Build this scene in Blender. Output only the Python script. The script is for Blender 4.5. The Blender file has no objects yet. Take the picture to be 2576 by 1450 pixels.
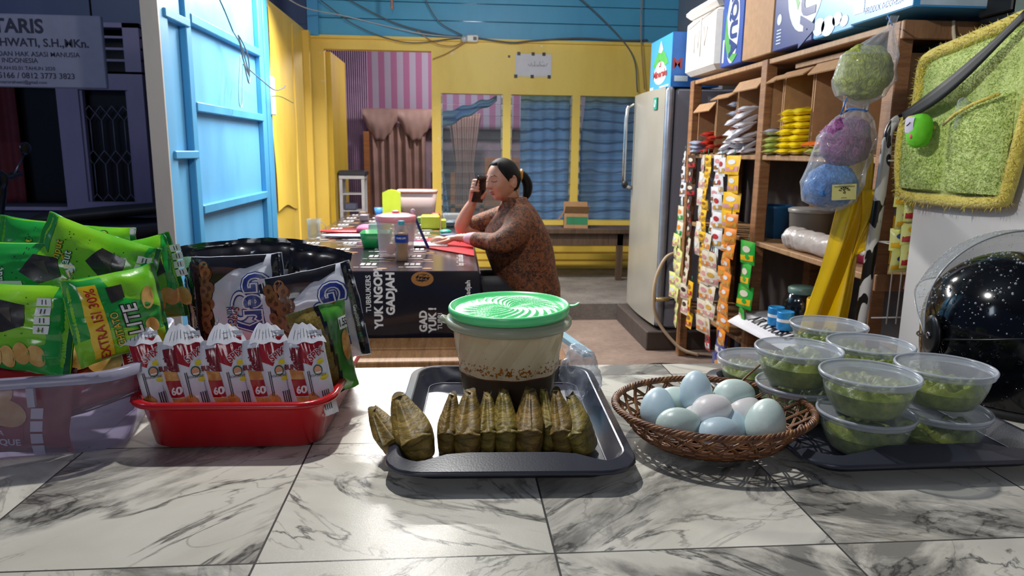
import bpy, math, random
from math import sin, cos, pi, radians, sqrt, exp
from mathutils import Vector, Matrix, noise, geometry
scene = bpy.context.scene
col = scene.collection
random.seed(7)

# ------------------------------------------------------------------ camera
cam = bpy.data.cameras.new('camera'); camo = bpy.data.objects.new('camera', cam); col.objects.link(camo)
F_PX, PSI, PIT, ROLL = 1800.0, radians(4.75), radians(10.85), 0.012
fw = Vector((sin(PSI)*cos(PIT), cos(PSI)*cos(PIT), -sin(PIT)))
rt = Vector((cos(PSI), -sin(PSI), 0)); up = rt.cross(fw)
r2 = rt*cos(ROLL)+up*sin(ROLL); u2 = up*cos(ROLL)-rt*sin(ROLL)
mw = Matrix((r2, u2, -fw)).transposed().to_4x4(); mw.translation = Vector((0, 0, 1.2))
camo.matrix_world = mw
cam.sensor_width = 36; cam.lens = F_PX/2576*36; cam.clip_start = .02; cam.clip_end = 100
cam.dof.use_dof = True; cam.dof.focus_distance = 1.0; cam.dof.aperture_fstop = 13
scene.camera = camo

# ------------------------------------------------------------------ world and lamps
w = bpy.data.worlds.new('night'); scene.world = w; w.use_nodes = True
w.node_tree.nodes['Background'].inputs[0].default_value = (.10, .14, .26, 1)
w.node_tree.nodes['Background'].inputs[1].default_value = .42
def lamp(name, kind, loc, energy, color=(1, 1, 1), size=.1, sy=None, look=None):
    l = bpy.data.lights.new(name, kind); l.energy = energy; l.color = color
    if kind == 'AREA':
        l.size = size
        if sy: l.shape = 'RECTANGLE'; l.size_y = sy
    else: l.shadow_soft_size = size
    o = bpy.data.objects.new(name, l); o.location = loc; col.objects.link(o)
    if look: o.rotation_euler = (Vector(look)-Vector(loc)).to_track_quat('-Z', 'Y').to_euler()
    return o
lamp('stall_bulb_light', 'POINT', (-.16, 1.42, 2.12), 56, (1, .985, .95), .022)
lamp('room_tube_light', 'AREA', (-.50, 4.75, 2.36), 118, (1, .97, .93), 1.1, .07, (-.50, 3.8, 0))
lamp('room_fill_light', 'POINT', (.5, 4.1, 2.35), 50, (1, .96, .92), .09)  # unseen fill lamp that brightens the woman and the background
lamp('front_fill_light', 'AREA', (-.7, -1.7, 1.9), 9, (.92, .95, 1), .9, .6, (0, 1, .9))  # soft fill added behind the camera to light the bag fronts
lamp('lane_fill_light', 'AREA', (-4.5, 1.0, 4.2), 46, (.72, .84, 1), 1.2, 1.2, (-3.2, 7, 1.2))  # added fill that lifts the dark house front across the lane
lamp('inner_room_light', 'POINT', (.2, 7.7, 2.3), 58, (1, .93, .95), .1)
scene.view_settings.view_transform = 'Standard'; scene.view_settings.look = 'None'
scene.view_settings.exposure = 0.0; scene.view_settings.gamma = 1.0; scene.view_settings.use_curve_mapping = False

# ------------------------------------------------------------------ mesh tools
def tag(o, label=None, cat=None, group=None, kind=None):
    if label: o['label'] = label
    if cat: o['category'] = cat
    if group: o['group'] = group
    if kind: o['kind'] = kind
    return o
def thing(name, label, cat, loc=(0, 0, 0), group=None, rz=0, kind=None):
    o = bpy.data.objects.new(name, None); col.objects.link(o); o.empty_display_size = .02
    o.location = loc; o.rotation_euler = (0, 0, rz)
    return tag(o, label, cat, group, kind)
def copy_tree(o, parent=None):
    c = o.copy(); col.objects.link(c); c.parent = parent
    for ch in list(o.children): copy_tree(ch, c)
    return c

def frame_of(t, ref=Vector((0, 0, 1))):
    t = t.normalized()
    if abs(t.dot(ref)) > .95: ref = Vector((1, 0, 0)) if abs(t.x) < .9 else Vector((0, 1, 0))
    a = ref.cross(t).normalized(); return a, t.cross(a)

_txt = {}
def glyphs(s, bold, spacing, shear):
    k = (s, bold, spacing, shear)
    if k in _txt: return _txt[k]
    cu = bpy.data.curves.new('t', 'FONT'); cu.body = s; cu.size = 1; cu.offset = bold; cu.resolution_u = 3
    cu.align_x = 'CENTER'; cu.align_y = 'CENTER'; cu.space_character = spacing; cu.shear = shear
    ob = bpy.data.objects.new('t', cu); col.objects.link(ob)
    dg = bpy.context.evaluated_depsgraph_get()
    me = bpy.data.meshes.new_from_object(ob.evaluated_get(dg))
    tri = []
    for p in me.polygons:
        vs = [tuple(me.vertices[i].co[:2]) for i in p.vertices]
        for i in range(1, len(vs)-1): tri.append((vs[0], vs[i], vs[i+1]))
    bpy.data.objects.remove(ob); bpy.data.curves.remove(cu); bpy.data.meshes.remove(me)
    _txt[k] = tri; return tri

class MB:
    def __init__(s): s.v = []; s.f = []; s.mi = []; s.sm = []; s.mats = []
    def m(s, mat):
        if mat not in s.mats: s.mats.append(mat)
        return s.mats.index(mat)
    def add(s, vs, fs, mat, smooth=True):
        b = len(s.v); s.v += [tuple(v) for v in vs]; k = s.m(mat)
        for f in fs: s.f.append(tuple(b+i for i in f)); s.mi.append(k); s.sm.append(smooth)
        return s
    def box(s, lo, hi, mat, bev=0, M=None):
        x0, y0, z0 = lo; x1, y1, z1 = hi
        if bev <= 0:
            vs = [(x, y, z) for z in (z0, z1) for x, y in ((x0, y0), (x1, y0), (x1, y1), (x0, y1))]
            fs = [(3, 2, 1, 0), (4, 5, 6, 7), (0, 1, 5, 4), (1, 2, 6, 5), (2, 3, 7, 6), (3, 0, 4, 7)]
        else:
            vs = []; b = min(bev, (x1-x0)/2.01, (y1-y0)/2.01, (z1-z0)/2.01)
            for z, i in ((z0, b), (z0+b, 0), (z1-b, 0), (z1, b)):
                X0, X1, Y0, Y1 = x0+i, x1-i, y0+i, y1-i; c = b
                vs += [(X0+c, Y0, z), (X1-c, Y0, z), (X1, Y0+c, z), (X1, Y1-c, z), (X1-c, Y1, z), (X0+c, Y1, z), (X0, Y1-c, z), (X0, Y0+c, z)]
            fs = [tuple(range(7, -1, -1)), tuple(range(24, 32))]
            for k in range(3):
                for i in range(8): j = (i+1) % 8; fs.append((k*8+i, k*8+j, k*8+8+j, k*8+8+i))
        if M is not None: vs = [M @ Vector(v) for v in vs]
        return s.add(vs, fs, mat, False)
    def bar(s, p, q, w, h, mat, ref=(0, 0, 1)):
        p, q = Vector(p), Vector(q); a, b = frame_of(q-p, Vector(ref)); vs = []
        for c in (p, q):
            vs += [c+a*i*w/2+b*j*h/2 for i, j in ((-1, -1), (1, -1), (1, 1), (-1, 1))]
        return s.add(vs, [(3, 2, 1, 0), (4, 5, 6, 7), (0, 1, 5, 4), (1, 2, 6, 5), (2, 3, 7, 6), (3, 0, 4, 7)], mat, False)
    def tube(s, pts, r, mat, n=8, closed=False, caps=True, ref=(0, 0, 1), flat=1.0):
        pts = [Vector(p) for p in pts]; N = len(pts)
        rs = r if isinstance(r, (list, tuple)) else [r]*N
        vs = []; a = None
        for i, p in enumerate(pts):
            if closed: t = pts[(i+1) % N]-pts[i-1]
            else: t = pts[min(i+1, N-1)]-pts[max(i-1, 0)]
            if t.length < 1e-9: t = Vector((0, 0, 1))
            t.normalize()
            if a is None: a, b = frame_of(t, Vector(ref))
            else:
                a = (a-t*a.dot(t)); a = a.normalized() if a.length > 1e-6 else frame_of(t)[0]
                b = t.cross(a)
            rr = rs[i]; ra, rb = rr if isinstance(rr, (tuple, list)) else (rr, rr*flat)
            for k in range(n):
                g = 2*pi*k/n; vs.append(p+a*cos(g)*ra+b*sin(g)*rb)
        fs = []
        for i in range(N if closed else N-1):
            j = (i+1) % N
            for k in range(n): l = (k+1) % n; fs.append((i*n+k, i*n+l, j*n+l, j*n+k))
        if caps and not closed: fs.append(tuple(range(n-1, -1, -1))); fs.append(tuple((N-1)*n+k for k in range(n)))
        return s.add(vs, fs, mat)
    def limb(s, pts, radii, mat, n=16, sub=4, ref=(0, 0, 1)):
        # smooth capped taper through the joints (Catmull-Rom), radii may be pairs
        P = [Vector(p) for p in pts]; R = [tuple(r) if isinstance(r, (tuple, list)) else (r, r) for r in radii]
        Q = [P[0]*2-P[1]]+P+[P[-1]*2-P[-2]]; S = [R[0]]+R+[R[-1]]
        out = []; ro = []
        def cr(a, b, c, d, t): return .5*((2*b)+(c-a)*t+(2*a-5*b+4*c-d)*t*t+(3*b-a-3*c+d)*t*t*t)
        for i in range(1, len(Q)-2):
            for k in range(sub):
                t = k/sub; out.append(cr(Q[i-1], Q[i], Q[i+1], Q[i+2], t))
                ro.append(tuple(cr(S[i-1][q], S[i][q], S[i+1][q], S[i+2][q], t) for q in (0, 1)))
        out.append(P[-1]); ro.append(R[-1])
        d0 = (out[0]-out[1]).normalized(); d1 = (out[-1]-out[-2]).normalized()
        pre = []; prr = []; post = []; por = []
        for k in (0, 1, 2):
            g = pi/2*(k+.35)/3.35
            m0 = min(ro[0]); m1 = min(ro[-1])
            pre.append(out[0]+d0*m0*cos(g)); prr.append((ro[0][0]*sin(g), ro[0][1]*sin(g)))
            post.insert(0, out[-1]+d1*m1*cos(g)); por.insert(0, (ro[-1][0]*sin(g), ro[-1][1]*sin(g)))
        return s.tube(pre+out+post, prr+ro+por, mat, n=n, ref=ref)
    def lathe(s, prof, mat, n=48, c=(0, 0, 0), mod=None, capb=False, capt=False, el=1.0):
        vs = []; c = Vector(c)
        for i, (r, z) in enumerate(prof):
            for k in range(n):
                g = 2*pi*k/n; rr = r*(mod(g, i, z) if mod else 1)
                vs.append(c+Vector((rr*cos(g), rr*sin(g)*el, z)))
        fs = [(i*n+k, i*n+(k+1) % n, (i+1)*n+(k+1) % n, (i+1)*n+k) for i in range(len(prof)-1) for k in range(n)]
        if capb: fs.append(tuple(range(n-1, -1, -1)))
        if capt: fs.append(tuple((len(prof)-1)*n+k for k in range(n)))
        return s.add(vs, fs, mat)
    def grid(s, fn, nu, nv, mat, smooth=True, u=(0, 1), v=(0, 1), matfn=None):
        vs = [fn(u[0]+(u[1]-u[0])*i/nu, v[0]+(v[1]-v[0])*j/nv) for j in range(nv+1) for i in range(nu+1)]
        fs = [(j*(nu+1)+i, j*(nu+1)+i+1, (j+1)*(nu+1)+i+1, (j+1)*(nu+1)+i) for j in range(nv) for i in range(nu)]
        if matfn is None: return s.add(vs, fs, mat, smooth)
        b = len(s.v); s.v += [tuple(p) for p in vs]
        for q, f in enumerate(fs):
            j, i = divmod(q, nu)
            m = matfn(u[0]+(u[1]-u[0])*(i+.5)/nu, v[0]+(v[1]-v[0])*(j+.5)/nv) or mat
            s.f.append(tuple(b+t for t in f)); s.mi.append(s.m(m)); s.sm.append(smooth)
        return s
    def loft(s, rings, mat, capb=True, capt=True, smooth=True):
        n = len(rings[0]); vs = [p for r in rings for p in r]
        fs = [(i*n+k, i*n+(k+1) % n, (i+1)*n+(k+1) % n, (i+1)*n+k) for i in range(len(rings)-1) for k in range(n)]
        if capb: fs.append(tuple(range(n-1, -1, -1)))
        if capt: fs.append(tuple((len(rings)-1)*n+k for k in range(n)))
        return s.add(vs, fs, mat, smooth)
    def ball(s, c, r, mat, n=16, m=10):
        c = Vector(c); r = Vector(r) if isinstance(r, (tuple, list, Vector)) else Vector((r, r, r))
        vs = [c+Vector((0, 0, -r.z))]
        for j in range(1, m):
            t = -pi/2+pi*j/m
            vs += [c+Vector((r.x*cos(t)*cos(2*pi*k/n), r.y*cos(t)*sin(2*pi*k/n), r.z*sin(t))) for k in range(n)]
        vs.append(c+Vector((0, 0, r.z))); e = len(vs)-1; fs = []
        for k in range(n):
            l = (k+1) % n; fs.append((0, 1+l, 1+k)); fs.append((e, 1+(m-2)*n+k, 1+(m-2)*n+l))
            for j in range(m-2): fs.append((1+j*n+k, 1+j*n+l, 1+(j+1)*n+l, 1+(j+1)*n+k))
        return s.add(vs, fs, mat)
    def tris(s, tl, fn, mat, mx=.02):
        # flat printed shapes laid on a surface through fn(u, v); split until the edges are short
        out = []; st = list(tl)
        while st:
            a, b, c = st.pop()
            e = [((a[0]-b[0])**2+(a[1]-b[1])**2, a, b, c), ((b[0]-c[0])**2+(b[1]-c[1])**2, b, c, a), ((c[0]-a[0])**2+(c[1]-a[1])**2, c, a, b)]
            L, p, q, r = max(e, key=lambda t: t[0])
            if L > mx*mx and len(out)+len(st) < 6000:
                h = ((p[0]+q[0])/2, (p[1]+q[1])/2); st += [(p, h, r), (h, q, r)]
            else: out.append((a, b, c))
        ix = {}; vs = []; fs = []
        for t in out:
            ff = []
            for p in t:
                k = (round(p[0], 6), round(p[1], 6))
                if k not in ix: ix[k] = len(vs); vs.append(fn(*p))
                ff.append(ix[k])
            fs.append(tuple(ff))
        return s.add(vs, fs, mat)
    def text(s, txt, fn, mat, size, at=(0, 0), rot=0, bold=.015, mx=.02, sx=1.0, spacing=1.0, shear=0):
        ca, sa = cos(rot), sin(rot)
        T = lambda p: (at[0]+(p[0]*sx*ca-p[1]*sa)*size, at[1]+(p[0]*sx*sa+p[1]*ca)*size)
        return s.tris([tuple(T(p) for p in t) for t in glyphs(txt, bold, spacing, shear)], fn, mat, mx)
    def poly(s, pts, fn, mat, mx=.02):
        tl = geometry.tessellate_polygon([[Vector((p[0], p[1], 0)) for p in pts]])
        out = []
        for t in tl:
            a, b, c = [pts[i] for i in t]
            if (b[0]-a[0])*(c[1]-a[1])-(b[1]-a[1])*(c[0]-a[0]) < 0: b, c = c, b
            out.append((tuple(a), tuple(b), tuple(c)))
        return s.tris(out, fn, mat, mx)
    def disc(s, c, rx, ry, fn, mat, n=20, rot=0, mx=.02):
        return s.poly([(c[0]+rx*cos(2*pi*k/n)*cos(rot)-ry*sin(2*pi*k/n)*sin(rot), c[1]+rx*cos(2*pi*k/n)*sin(rot)+ry*sin(2*pi*k/n)*cos(rot)) for k in range(n)], fn, mat, mx)
    def rect(s, x0, y0, x1, y1, fn, mat, mx=.05): return s.poly([(x0, y0), (x1, y0), (x1, y1), (x0, y1)], fn, mat, mx)
    def build(s, name, parent=None, loc=None, mods=()):
        me = bpy.data.meshes.new(name); me.from_pydata(s.v, [], s.f)
        for m in s.mats: me.materials.append(m)
        me.polygons.foreach_set('material_index', s.mi); me.polygons.foreach_set('use_smooth', s.sm)
        me.update(); o = bpy.data.objects.new(name, me); col.objects.link(o)
        if parent is not None: o.parent = parent
        if loc is not None: o.location = loc
        return o
def plane(o, ux, uy, off=.0006):
    o, ux, uy = Vector(o), Vector(ux), Vector(uy); n = ux.cross(uy).normalized()*off
    return lambda u, v: o+ux*u+uy*v+n
def rring(w, d, r, z, c=(0, 0), ns=8, nc=6, mod=None):
    # rounded rectangle ring, same vertex count at every size
    pts = []; hx, hy = w/2, d/2; r = min(r, hx*.98, hy*.98)
    cs = [(hx-r, -hy+r, -pi/2), (hx-r, hy-r, 0), (-hx+r, hy-r, pi/2), (-hx+r, -hy+r, pi)]
    ed = [((-hx+r, -hy), (hx-r, -hy)), ((hx, -hy+r), (hx, hy-r)), ((hx-r, hy), (-hx+r, hy)), ((-hx, hy-r), (-hx, -hy+r))]
    for q in range(4):
        (ax, ay), (bx, by) = ed[q]
        for i in range(ns): t = i/ns; pts.append([ax+(bx-ax)*t, ay+(by-ay)*t, z])
        cx, cy, a0 = cs[q]
        for i in range(nc): a = a0+pi/2*i/nc; pts.append([cx+r*cos(a), cy+r*sin(a), z])
    if mod: pts = [mod(*p) for p in pts]
    return [(p[0]+c[0], p[1]+c[1], p[2]) for p in pts]
def solidify(o, t, off=0):
    m = o.modifiers.new('shell', 'SOLIDIFY'); m.thickness = t; m.offset = off; return o
def remesh(o, vox, smooth=4, fac=.5):
    m = o.modifiers.new('skin', 'REMESH'); m.mode = 'VOXEL'; m.voxel_size = vox; m.use_smooth_shade = True
    m = o.modifiers.new('soft', 'SMOOTH'); m.iterations = smooth; m.factor = fac; return o

# ------------------------------------------------------------------ materials
def C(h):
    h = h.lstrip('#'); v = [int(h[i:i+2], 16)/255 for i in (0, 2, 4)]
    return tuple((x/12.92 if x <= .04045 else ((x+.055)/1.055)**2.4) for x in v)+(1,)
def nodes(name):
    m = bpy.data.materials.new(name); m.use_nodes = True; nt = m.node_tree
    return m, nt, nt.nodes['Principled BSDF'], nt.nodes['Material Output']
def mixcol(nt, f, a, b, mode='MIX'):
    n = nt.nodes.new('ShaderNodeMix'); n.data_type = 'RGBA'; n.blend_type = mode
    for s, x in ((n.inputs[0], f), (n.inputs[6], a), (n.inputs[7], b)):
        if hasattr(x, 'links') or hasattr(x, 'is_linked'): nt.links.new(x, s)
        else: s.default_value = x
    return n.outputs[2]
def tex(nt, kind, scale=5, stretch=None, obj=True, **kw):
    n = nt.nodes.new('ShaderNodeTex'+kind)
    if 'Scale' in n.inputs: n.inputs['Scale'].default_value = scale
    for k, v in kw.items():
        if k in n.inputs: n.inputs[k].default_value = v
        else: setattr(n, k, v)
    tc = nt.nodes.new('ShaderNodeTexCoord'); src = tc.outputs['Object']
    if stretch:
        mp = nt.nodes.new('ShaderNodeMapping'); mp.inputs['Scale'].default_value = stretch; nt.links.new(src, mp.inputs[0]); src = mp.outputs[0]
    nt.links.new(src, n.inputs['Vector']); return n
def ramp(nt, src, stops):
    r = nt.nodes.new('ShaderNodeValToRGB'); e = r.color_ramp.elements
    while len(e) < len(stops): e.new(.5)
    for i, (p, c) in enumerate(stops): e[i].position = p; e[i].color = c if len(c) == 4 else (*c, 1)
    nt.links.new(src, r.inputs[0]); return r.outputs[0]
def math_(nt, op, a, b=None):
    n = nt.nodes.new('ShaderNodeMath'); n.operation = op
    for i, x in enumerate((a, b)):
        if x is None: continue
        if hasattr(x, 'is_linked'): nt.links.new(x, n.inputs[i])
        else: n.inputs[i].default_value = x
    return n.outputs[0]
def bump(nt, bs, h, strength, dist=.002):
    b = nt.nodes.new('ShaderNodeBump'); b.inputs['Strength'].default_value = strength; b.inputs['Distance'].default_value = dist
    nt.links.new(h, b.inputs['Height']); nt.links.new(b.outputs[0], bs.inputs['Normal'])
_mats = {}
def mat(name, c, rough=.5, var=.12, scale=12, bmp=0, bs=120, metal=0, coat=0, spec=.5, stretch=None, c2=None, sss=0, dist=.002, emit=0):
    if name in _mats: return _mats[name]
    m, nt, b, out = nodes(name); c = C(c) if isinstance(c, str) else c
    b.inputs['Roughness'].default_value = rough; b.inputs['Metallic'].default_value = metal
    b.inputs['Coat Weight'].default_value = coat; b.inputs['Coat Roughness'].default_value = .1; b.inputs['Specular IOR Level'].default_value = spec
    n = tex(nt, 'Noise', scale, stretch, Detail=4)
    if c2: d = C(c2); nt.links.new(ramp(nt, n.outputs[0], [(.38, c), (.62, d)]), b.inputs['Base Color'])
    else:
        lo = tuple(x*(1-var) for x in c[:3]); hi = tuple(min(1, x*(1+var)) for x in c[:3])
        nt.links.new(ramp(nt, n.outputs[0], [(.35, lo), (.65, hi)]), b.inputs['Base Color'])
    if bmp: bump(nt, b, tex(nt, 'Noise', bs, stretch, Detail=3).outputs[0], bmp, dist)
    if sss: b.inputs['Subsurface Weight'].default_value = sss; b.inputs['Subsurface Radius'].default_value = (.02, .01, .006); b.inputs['Subsurface Scale'].default_value = .5
    if emit: b.inputs['Emission Color'].default_value = c; b.inputs['Emission Strength'].default_value = emit
    _mats[name] = m; return m
def thin(name, tint, body, fac=.25, rough=.2, edge=.35, bmp=0, bs=60, stain=None, spots=None):
    # clear or milky plastic film: part see-through, part plastic, glossier at grazing angles
    if name in _mats: return _mats[name]
    m, nt, b, out = nodes(name)
    b.inputs['Base Color'].default_value = C(body); b.inputs['Roughness'].default_value = rough
    tr = nt.nodes.new('ShaderNodeBsdfTransparent'); tr.inputs[0].default_value = C(tint)
    lw = nt.nodes.new('ShaderNodeLayerWeight'); lw.inputs[0].default_value = .35
    f = math_(nt, 'ADD', math_(nt, 'MULTIPLY', lw.outputs['Facing'], edge), fac)
    if bmp:
        n = tex(nt, 'Noise', bs, Detail=2); bump(nt, b, n.outputs[0], bmp, .004)
        bb = [x for x in nt.nodes if x.type == 'BUMP'][0]; nt.links.new(bb.outputs[0], lw.inputs['Normal'])
    if stain: f = stain(nt, b, f)
    mx = nt.nodes.new('ShaderNodeMixShader'); nt.links.new(math_(nt, 'MINIMUM', f, 1.0), mx.inputs[0])
    nt.links.new(tr.outputs[0], mx.inputs[1]); nt.links.new(b.outputs[0], mx.inputs[2]); nt.links.new(mx.outputs[0], out.inputs[0])
    _mats[name] = m; return m
def wood(name, a, b_, rough=.55, stretch=(1, 1, 14), scale=3, bmp=.25):
    if name in _mats: return _mats[name]
    m, nt, b, out = nodes(name); b.inputs['Roughness'].default_value = rough
    n = tex(nt, 'Noise', scale, stretch, Detail=6, Distortion=.6); g = tex(nt, 'Noise', scale*9, stretch, Detail=3)
    c = mixcol(nt, .35, ramp(nt, n.outputs[0], [(.3, C(a)), (.7, C(b_))]), ramp(nt, g.outputs[0], [(.35, C(a)), (.6, C(b_))]))
    nt.links.new(c, b.inputs['Base Color']); bump(nt, b, g.outputs[0], bmp, .002); _mats[name] = m; return m
WHITE = mat('white_print', '#e9e9ea', .4, .03); BLACK = mat('black_print', '#141414', .45, .1)
# ------------------------------------------------------------------ counter
def counter_mat():
    m, nt, b, out = nodes('marble_vinyl'); L = nt.links
    tc = nt.nodes.new('ShaderNodeTexCoord'); sp = nt.nodes.new('ShaderNodeSeparateXYZ'); L.new(tc.outputs['Object'], sp.inputs[0])
    T = .2965
    ux = math_(nt, 'DIVIDE', math_(nt, 'ADD', sp.outputs[0], .195), T); uy = math_(nt, 'DIVIDE', math_(nt, 'SUBTRACT', sp.outputs[1], .655), .29)
    ix, iy = math_(nt, 'FLOOR', ux), math_(nt, 'FLOOR', uy)
    cb = nt.nodes.new('ShaderNodeCombineXYZ'); L.new(ix, cb.inputs[0]); L.new(iy, cb.inputs[1])
    wn = nt.nodes.new('ShaderNodeTexWhiteNoise'); L.new(cb.outputs[0], wn.inputs[0])
    # alternate the vein direction from tile to tile
    par = math_(nt, 'MODULO', math_(nt, 'ADD', math_(nt, 'ADD', ix, iy), 100), 2.0)
    ang = math_(nt, 'ADD', math_(nt, 'MULTIPLY', par, -1.35), .62)
    vr = nt.nodes.new('ShaderNodeVectorRotate'); vr.rotation_type = 'Z_AXIS'; L.new(tc.outputs['Object'], vr.inputs['Vector']); L.new(ang, vr.inputs['Angle'])
    mp = nt.nodes.new('ShaderNodeMapping'); mp.inputs['Scale'].default_value = (1.0, 2.2, 1); L.new(vr.outputs[0], mp.inputs[0])
    of = nt.nodes.new('ShaderNodeVectorMath'); of.operation = 'MULTIPLY_ADD'; L.new(wn.outputs['Color'], of.inputs[0]); of.inputs[1].default_value = (9, 9, 9); L.new(mp.outputs[0], of.inputs[2])
    def nz(scale, det, dist, rough=.55):
        n = nt.nodes.new('ShaderNodeTexNoise'); n.inputs['Scale'].default_value = scale; n.inputs['Detail'].default_value = det; n.inputs['Distortion'].default_value = dist
        n.inputs['Roughness'].default_value = rough; L.new(of.outputs[0], n.inputs['Vector']); return n.outputs[0]
    base = ramp(nt, nz(5, 3, .3), [(.3, C('#cfc9bb')), (.7, C('#e4e0d4'))])
    patch = ramp(nt, nz(1.7, 9, .8, .60), [(.495, (0, 0, 0)), (.56, (1, 1, 1))])
    patch2 = ramp(nt, nz(4.5, 8, 1.4, .68), [(.36, (0, 0, 0)), (.56, (1, 1, 1))])
    c1 = mixcol(nt, math_(nt, 'MULTIPLY', math_(nt, 'MULTIPLY', patch, patch2), .8), base, C('#5f5c58'))
    v = math_(nt, 'ABSOLUTE', math_(nt, 'SUBTRACT', nz(2.6, 8, 1.2, .58), .5))
    vein = ramp(nt, v, [(.0, (1, 1, 1)), (.018, (0, 0, 0))])
    v2 = math_(nt, 'ABSOLUTE', math_(nt, 'SUBTRACT', nz(4.6, 7, .8, .52), .47))
    vein2 = ramp(nt, v2, [(.0, (1, 1, 1)), (.010, (0, 0, 0))])
    c2 = mixcol(nt, math_(nt, 'MULTIPLY', math_(nt, 'MULTIPLY', vein, patch2), .9), c1, C('#2e2c2c'))
    c3 = mixcol(nt, math_(nt, 'MULTIPLY', vein2, .42), c2, C('#4b4845'))
    def edge(u):
        fr = math_(nt, 'FRACT', u); return math_(nt, 'MINIMUM', fr, math_(nt, 'SUBTRACT', 1.0, fr))
    e = math_(nt, 'MINIMUM', edge(ux), edge(uy)); grout = math_(nt, 'LESS_THAN', e, .0040)
    c4 = mixcol(nt, grout, c3, C('#4a4744')); L.new(c4, b.inputs['Base Color'])
    wv = tex(nt, 'Noise', 330, (1, 2.4, 1), Detail=2, Distortion=1.6)
    bump(nt, b, wv.outputs[0], .35, .0008)
    b.inputs['Roughness'].default_value = .30; return m
MARB = counter_mat()
cb = MB(); cb.box((-1.55, -.15, .765), (1.9, 1.30, .80), MARB, .002); ct = cb.build('counter')
tag(ct, 'long counter covered in white marble patterned tile vinyl, all the food stands on it', 'counter')
fm = MB(); DW = wood('dark_wood', '#3a2a20', '#54402f'); fm.box((-1.5, -.1, .62), (1.85, 1.24, .765), DW)
for x in (-1.45, -.4, .7, 1.8):
    for y in (-.05, 1.18): fm.box((x-.03, y-.03, 0), (x+.03, y+.03, .62), DW)
fm.build('counter_frame', ct)

# ------------------------------------------------------------------ room shell
def concrete(name, a, b_, sc=4, rough=.8):
    m, nt, b, out = nodes(name); n = tex(nt, 'Noise', sc, Detail=8, Roughness=.65); k = tex(nt, 'Noise', sc*12, Detail=4)
    nt.links.new(mixcol(nt, .3, ramp(nt, n.outputs[0], [(.3, C(a)), (.7, C(b_))]), ramp(nt, k.outputs[0], [(.3, C(a)), (.7, C(b_))])), b.inputs['Base Color'])
    b.inputs['Roughness'].default_value = rough; bump(nt, b, k.outputs[0], .4, .004); return m
FLOOR = concrete('concrete_floor', '#6a5850', '#a08a7c', 2.5, .6)
fl = MB(); fl.box((-6, -2, -.1), (2.0, 5.0, 0), FLOOR); tag(fl.build('floor'), 'bare brown concrete floor of the stall', kind='structure')
st = MB(); st.box((-1.25, 5.0, -.1), (2.0, 9.2, .13), concrete('step_concrete', '#57504c', '#8a827a', 5), .01); tag(st.build('trim_1'), 'raised grey concrete step in front of the yellow wall', kind='structure')

def painted(name, c, dirt, worn=None, sc=3, rough=.45, low=None):
    m, nt, b, out = nodes(name); n = tex(nt, 'Noise', sc, (1, 1, .35), Detail=7, Roughness=.6); k = tex(nt, 'Noise', sc*7, Detail=5)
    c1 = mixcol(nt, ramp(nt, n.outputs[0], [(.45, (0, 0, 0)), (.8, (.8, .8, .8))]), C(c), C(dirt))
    if worn: c1 = mixcol(nt, ramp(nt, k.outputs[0], [(.70, (0, 0, 0)), (.73, (1, 1, 1))]), c1, C(worn))
    nt.links.new(c1, b.inputs['Base Color']); b.inputs['Roughness'].default_value = rough; bump(nt, b, k.outputs[0], .12, .003); return m
YEL = painted('yellow_paint', '#f0cf62', '#dcb345', '#e8dcae'); YEL2 = painted('yellow_paint_panel', '#e9c653', '#cda238')
BLU = painted('blue_paint', '#4fa3c8', '#3f8bb2', sc=2); BLU2 = painted('blue_door_paint', '#5fa5d2', '#4a8fc0', sc=4); BLUT = painted('blue_trim_paint', '#4697c6', '#357fac', sc=4)
GREYW = painted('grey_wall_paint', '#7d7f8c', '#666876'); WHT = painted('white_wall_paint', '#c9c6c4', '#b5b2b0')
OUTW = painted('outer_wall_paint', '#4f5c80', '#3f4c70', sc=1.5); PURP = painted('lilac_frame_paint', '#8f86a8', '#7b7296'); DARKB = mat('dark_glass', '#06070c', .25)

YB = 6.5
b = MB()
b.box((-1.21, YB, .13), (-1.10, YB+.1, 2.04), YEL); b.box((-1.21, YB, 2.04), (-.185, YB+.1, 2.14), YEL)          # door surround
b.box((-.185, YB, 1.69), (1.98, YB+.1, 2.14), YEL); b.box((-.185, YB, .13), (-.105, YB+.1, 1.69), YEL)
b.box((.44, YB, .58), (.51, YB+.1, 1.69), YEL); b.box((1.06, YB, .58), (1.13, YB+.1, 1.69), YEL); b.box((1.72, YB, .58), (1.98, YB+.1, 1.69), YEL)
b.box((-.105, YB, .50), (1.98, YB+.1, .58), YEL); b.box((-.105, YB+.02, .13), (1.98, YB+.1, .50), YEL)
for k in range(5): b.box((-.10, YB-.004, .15+k*.07), (1.98, YB+.02, .20+k*.07), YEL2)
b.box((-1.21, YB-.03, 2.125), (1.98, YB, 2.15), YEL)
for k in range(4): b.box((-1.21, YB-.005, 2.15+k*.145), (1.98, YB+.1, 2.29+k*.145), BLU, .003)
b.box((-1.22, YB-.04, 2.14), (-1.13, YB-.005, 2.75), BLUT)
tag(b.build('wall_back'), 'yellow timber wall with blue boards above', kind='structure')
b = MB(); b.box((-1.29, 5.12, 0), (-1.25, 6.55, 2.19), YEL)
b.box((-1.25, 5.16, .3), (-1.243, 5.75, 2.17), YEL2); b.box((-1.25, 6.38, .1), (-1.20, 6.47, 2.17), YEL)
def peel(u, v):
    z = .76+v*1.38; y = 5.17+u*.72; c = max(0, .35-v)/.35
    return Vector((-1.236+.018*c*c*(1-u)*(.5+.5*sin(u*7))+.006*sin(v*9+u*4), y, z+.03*sin(u*5)*c))
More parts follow.
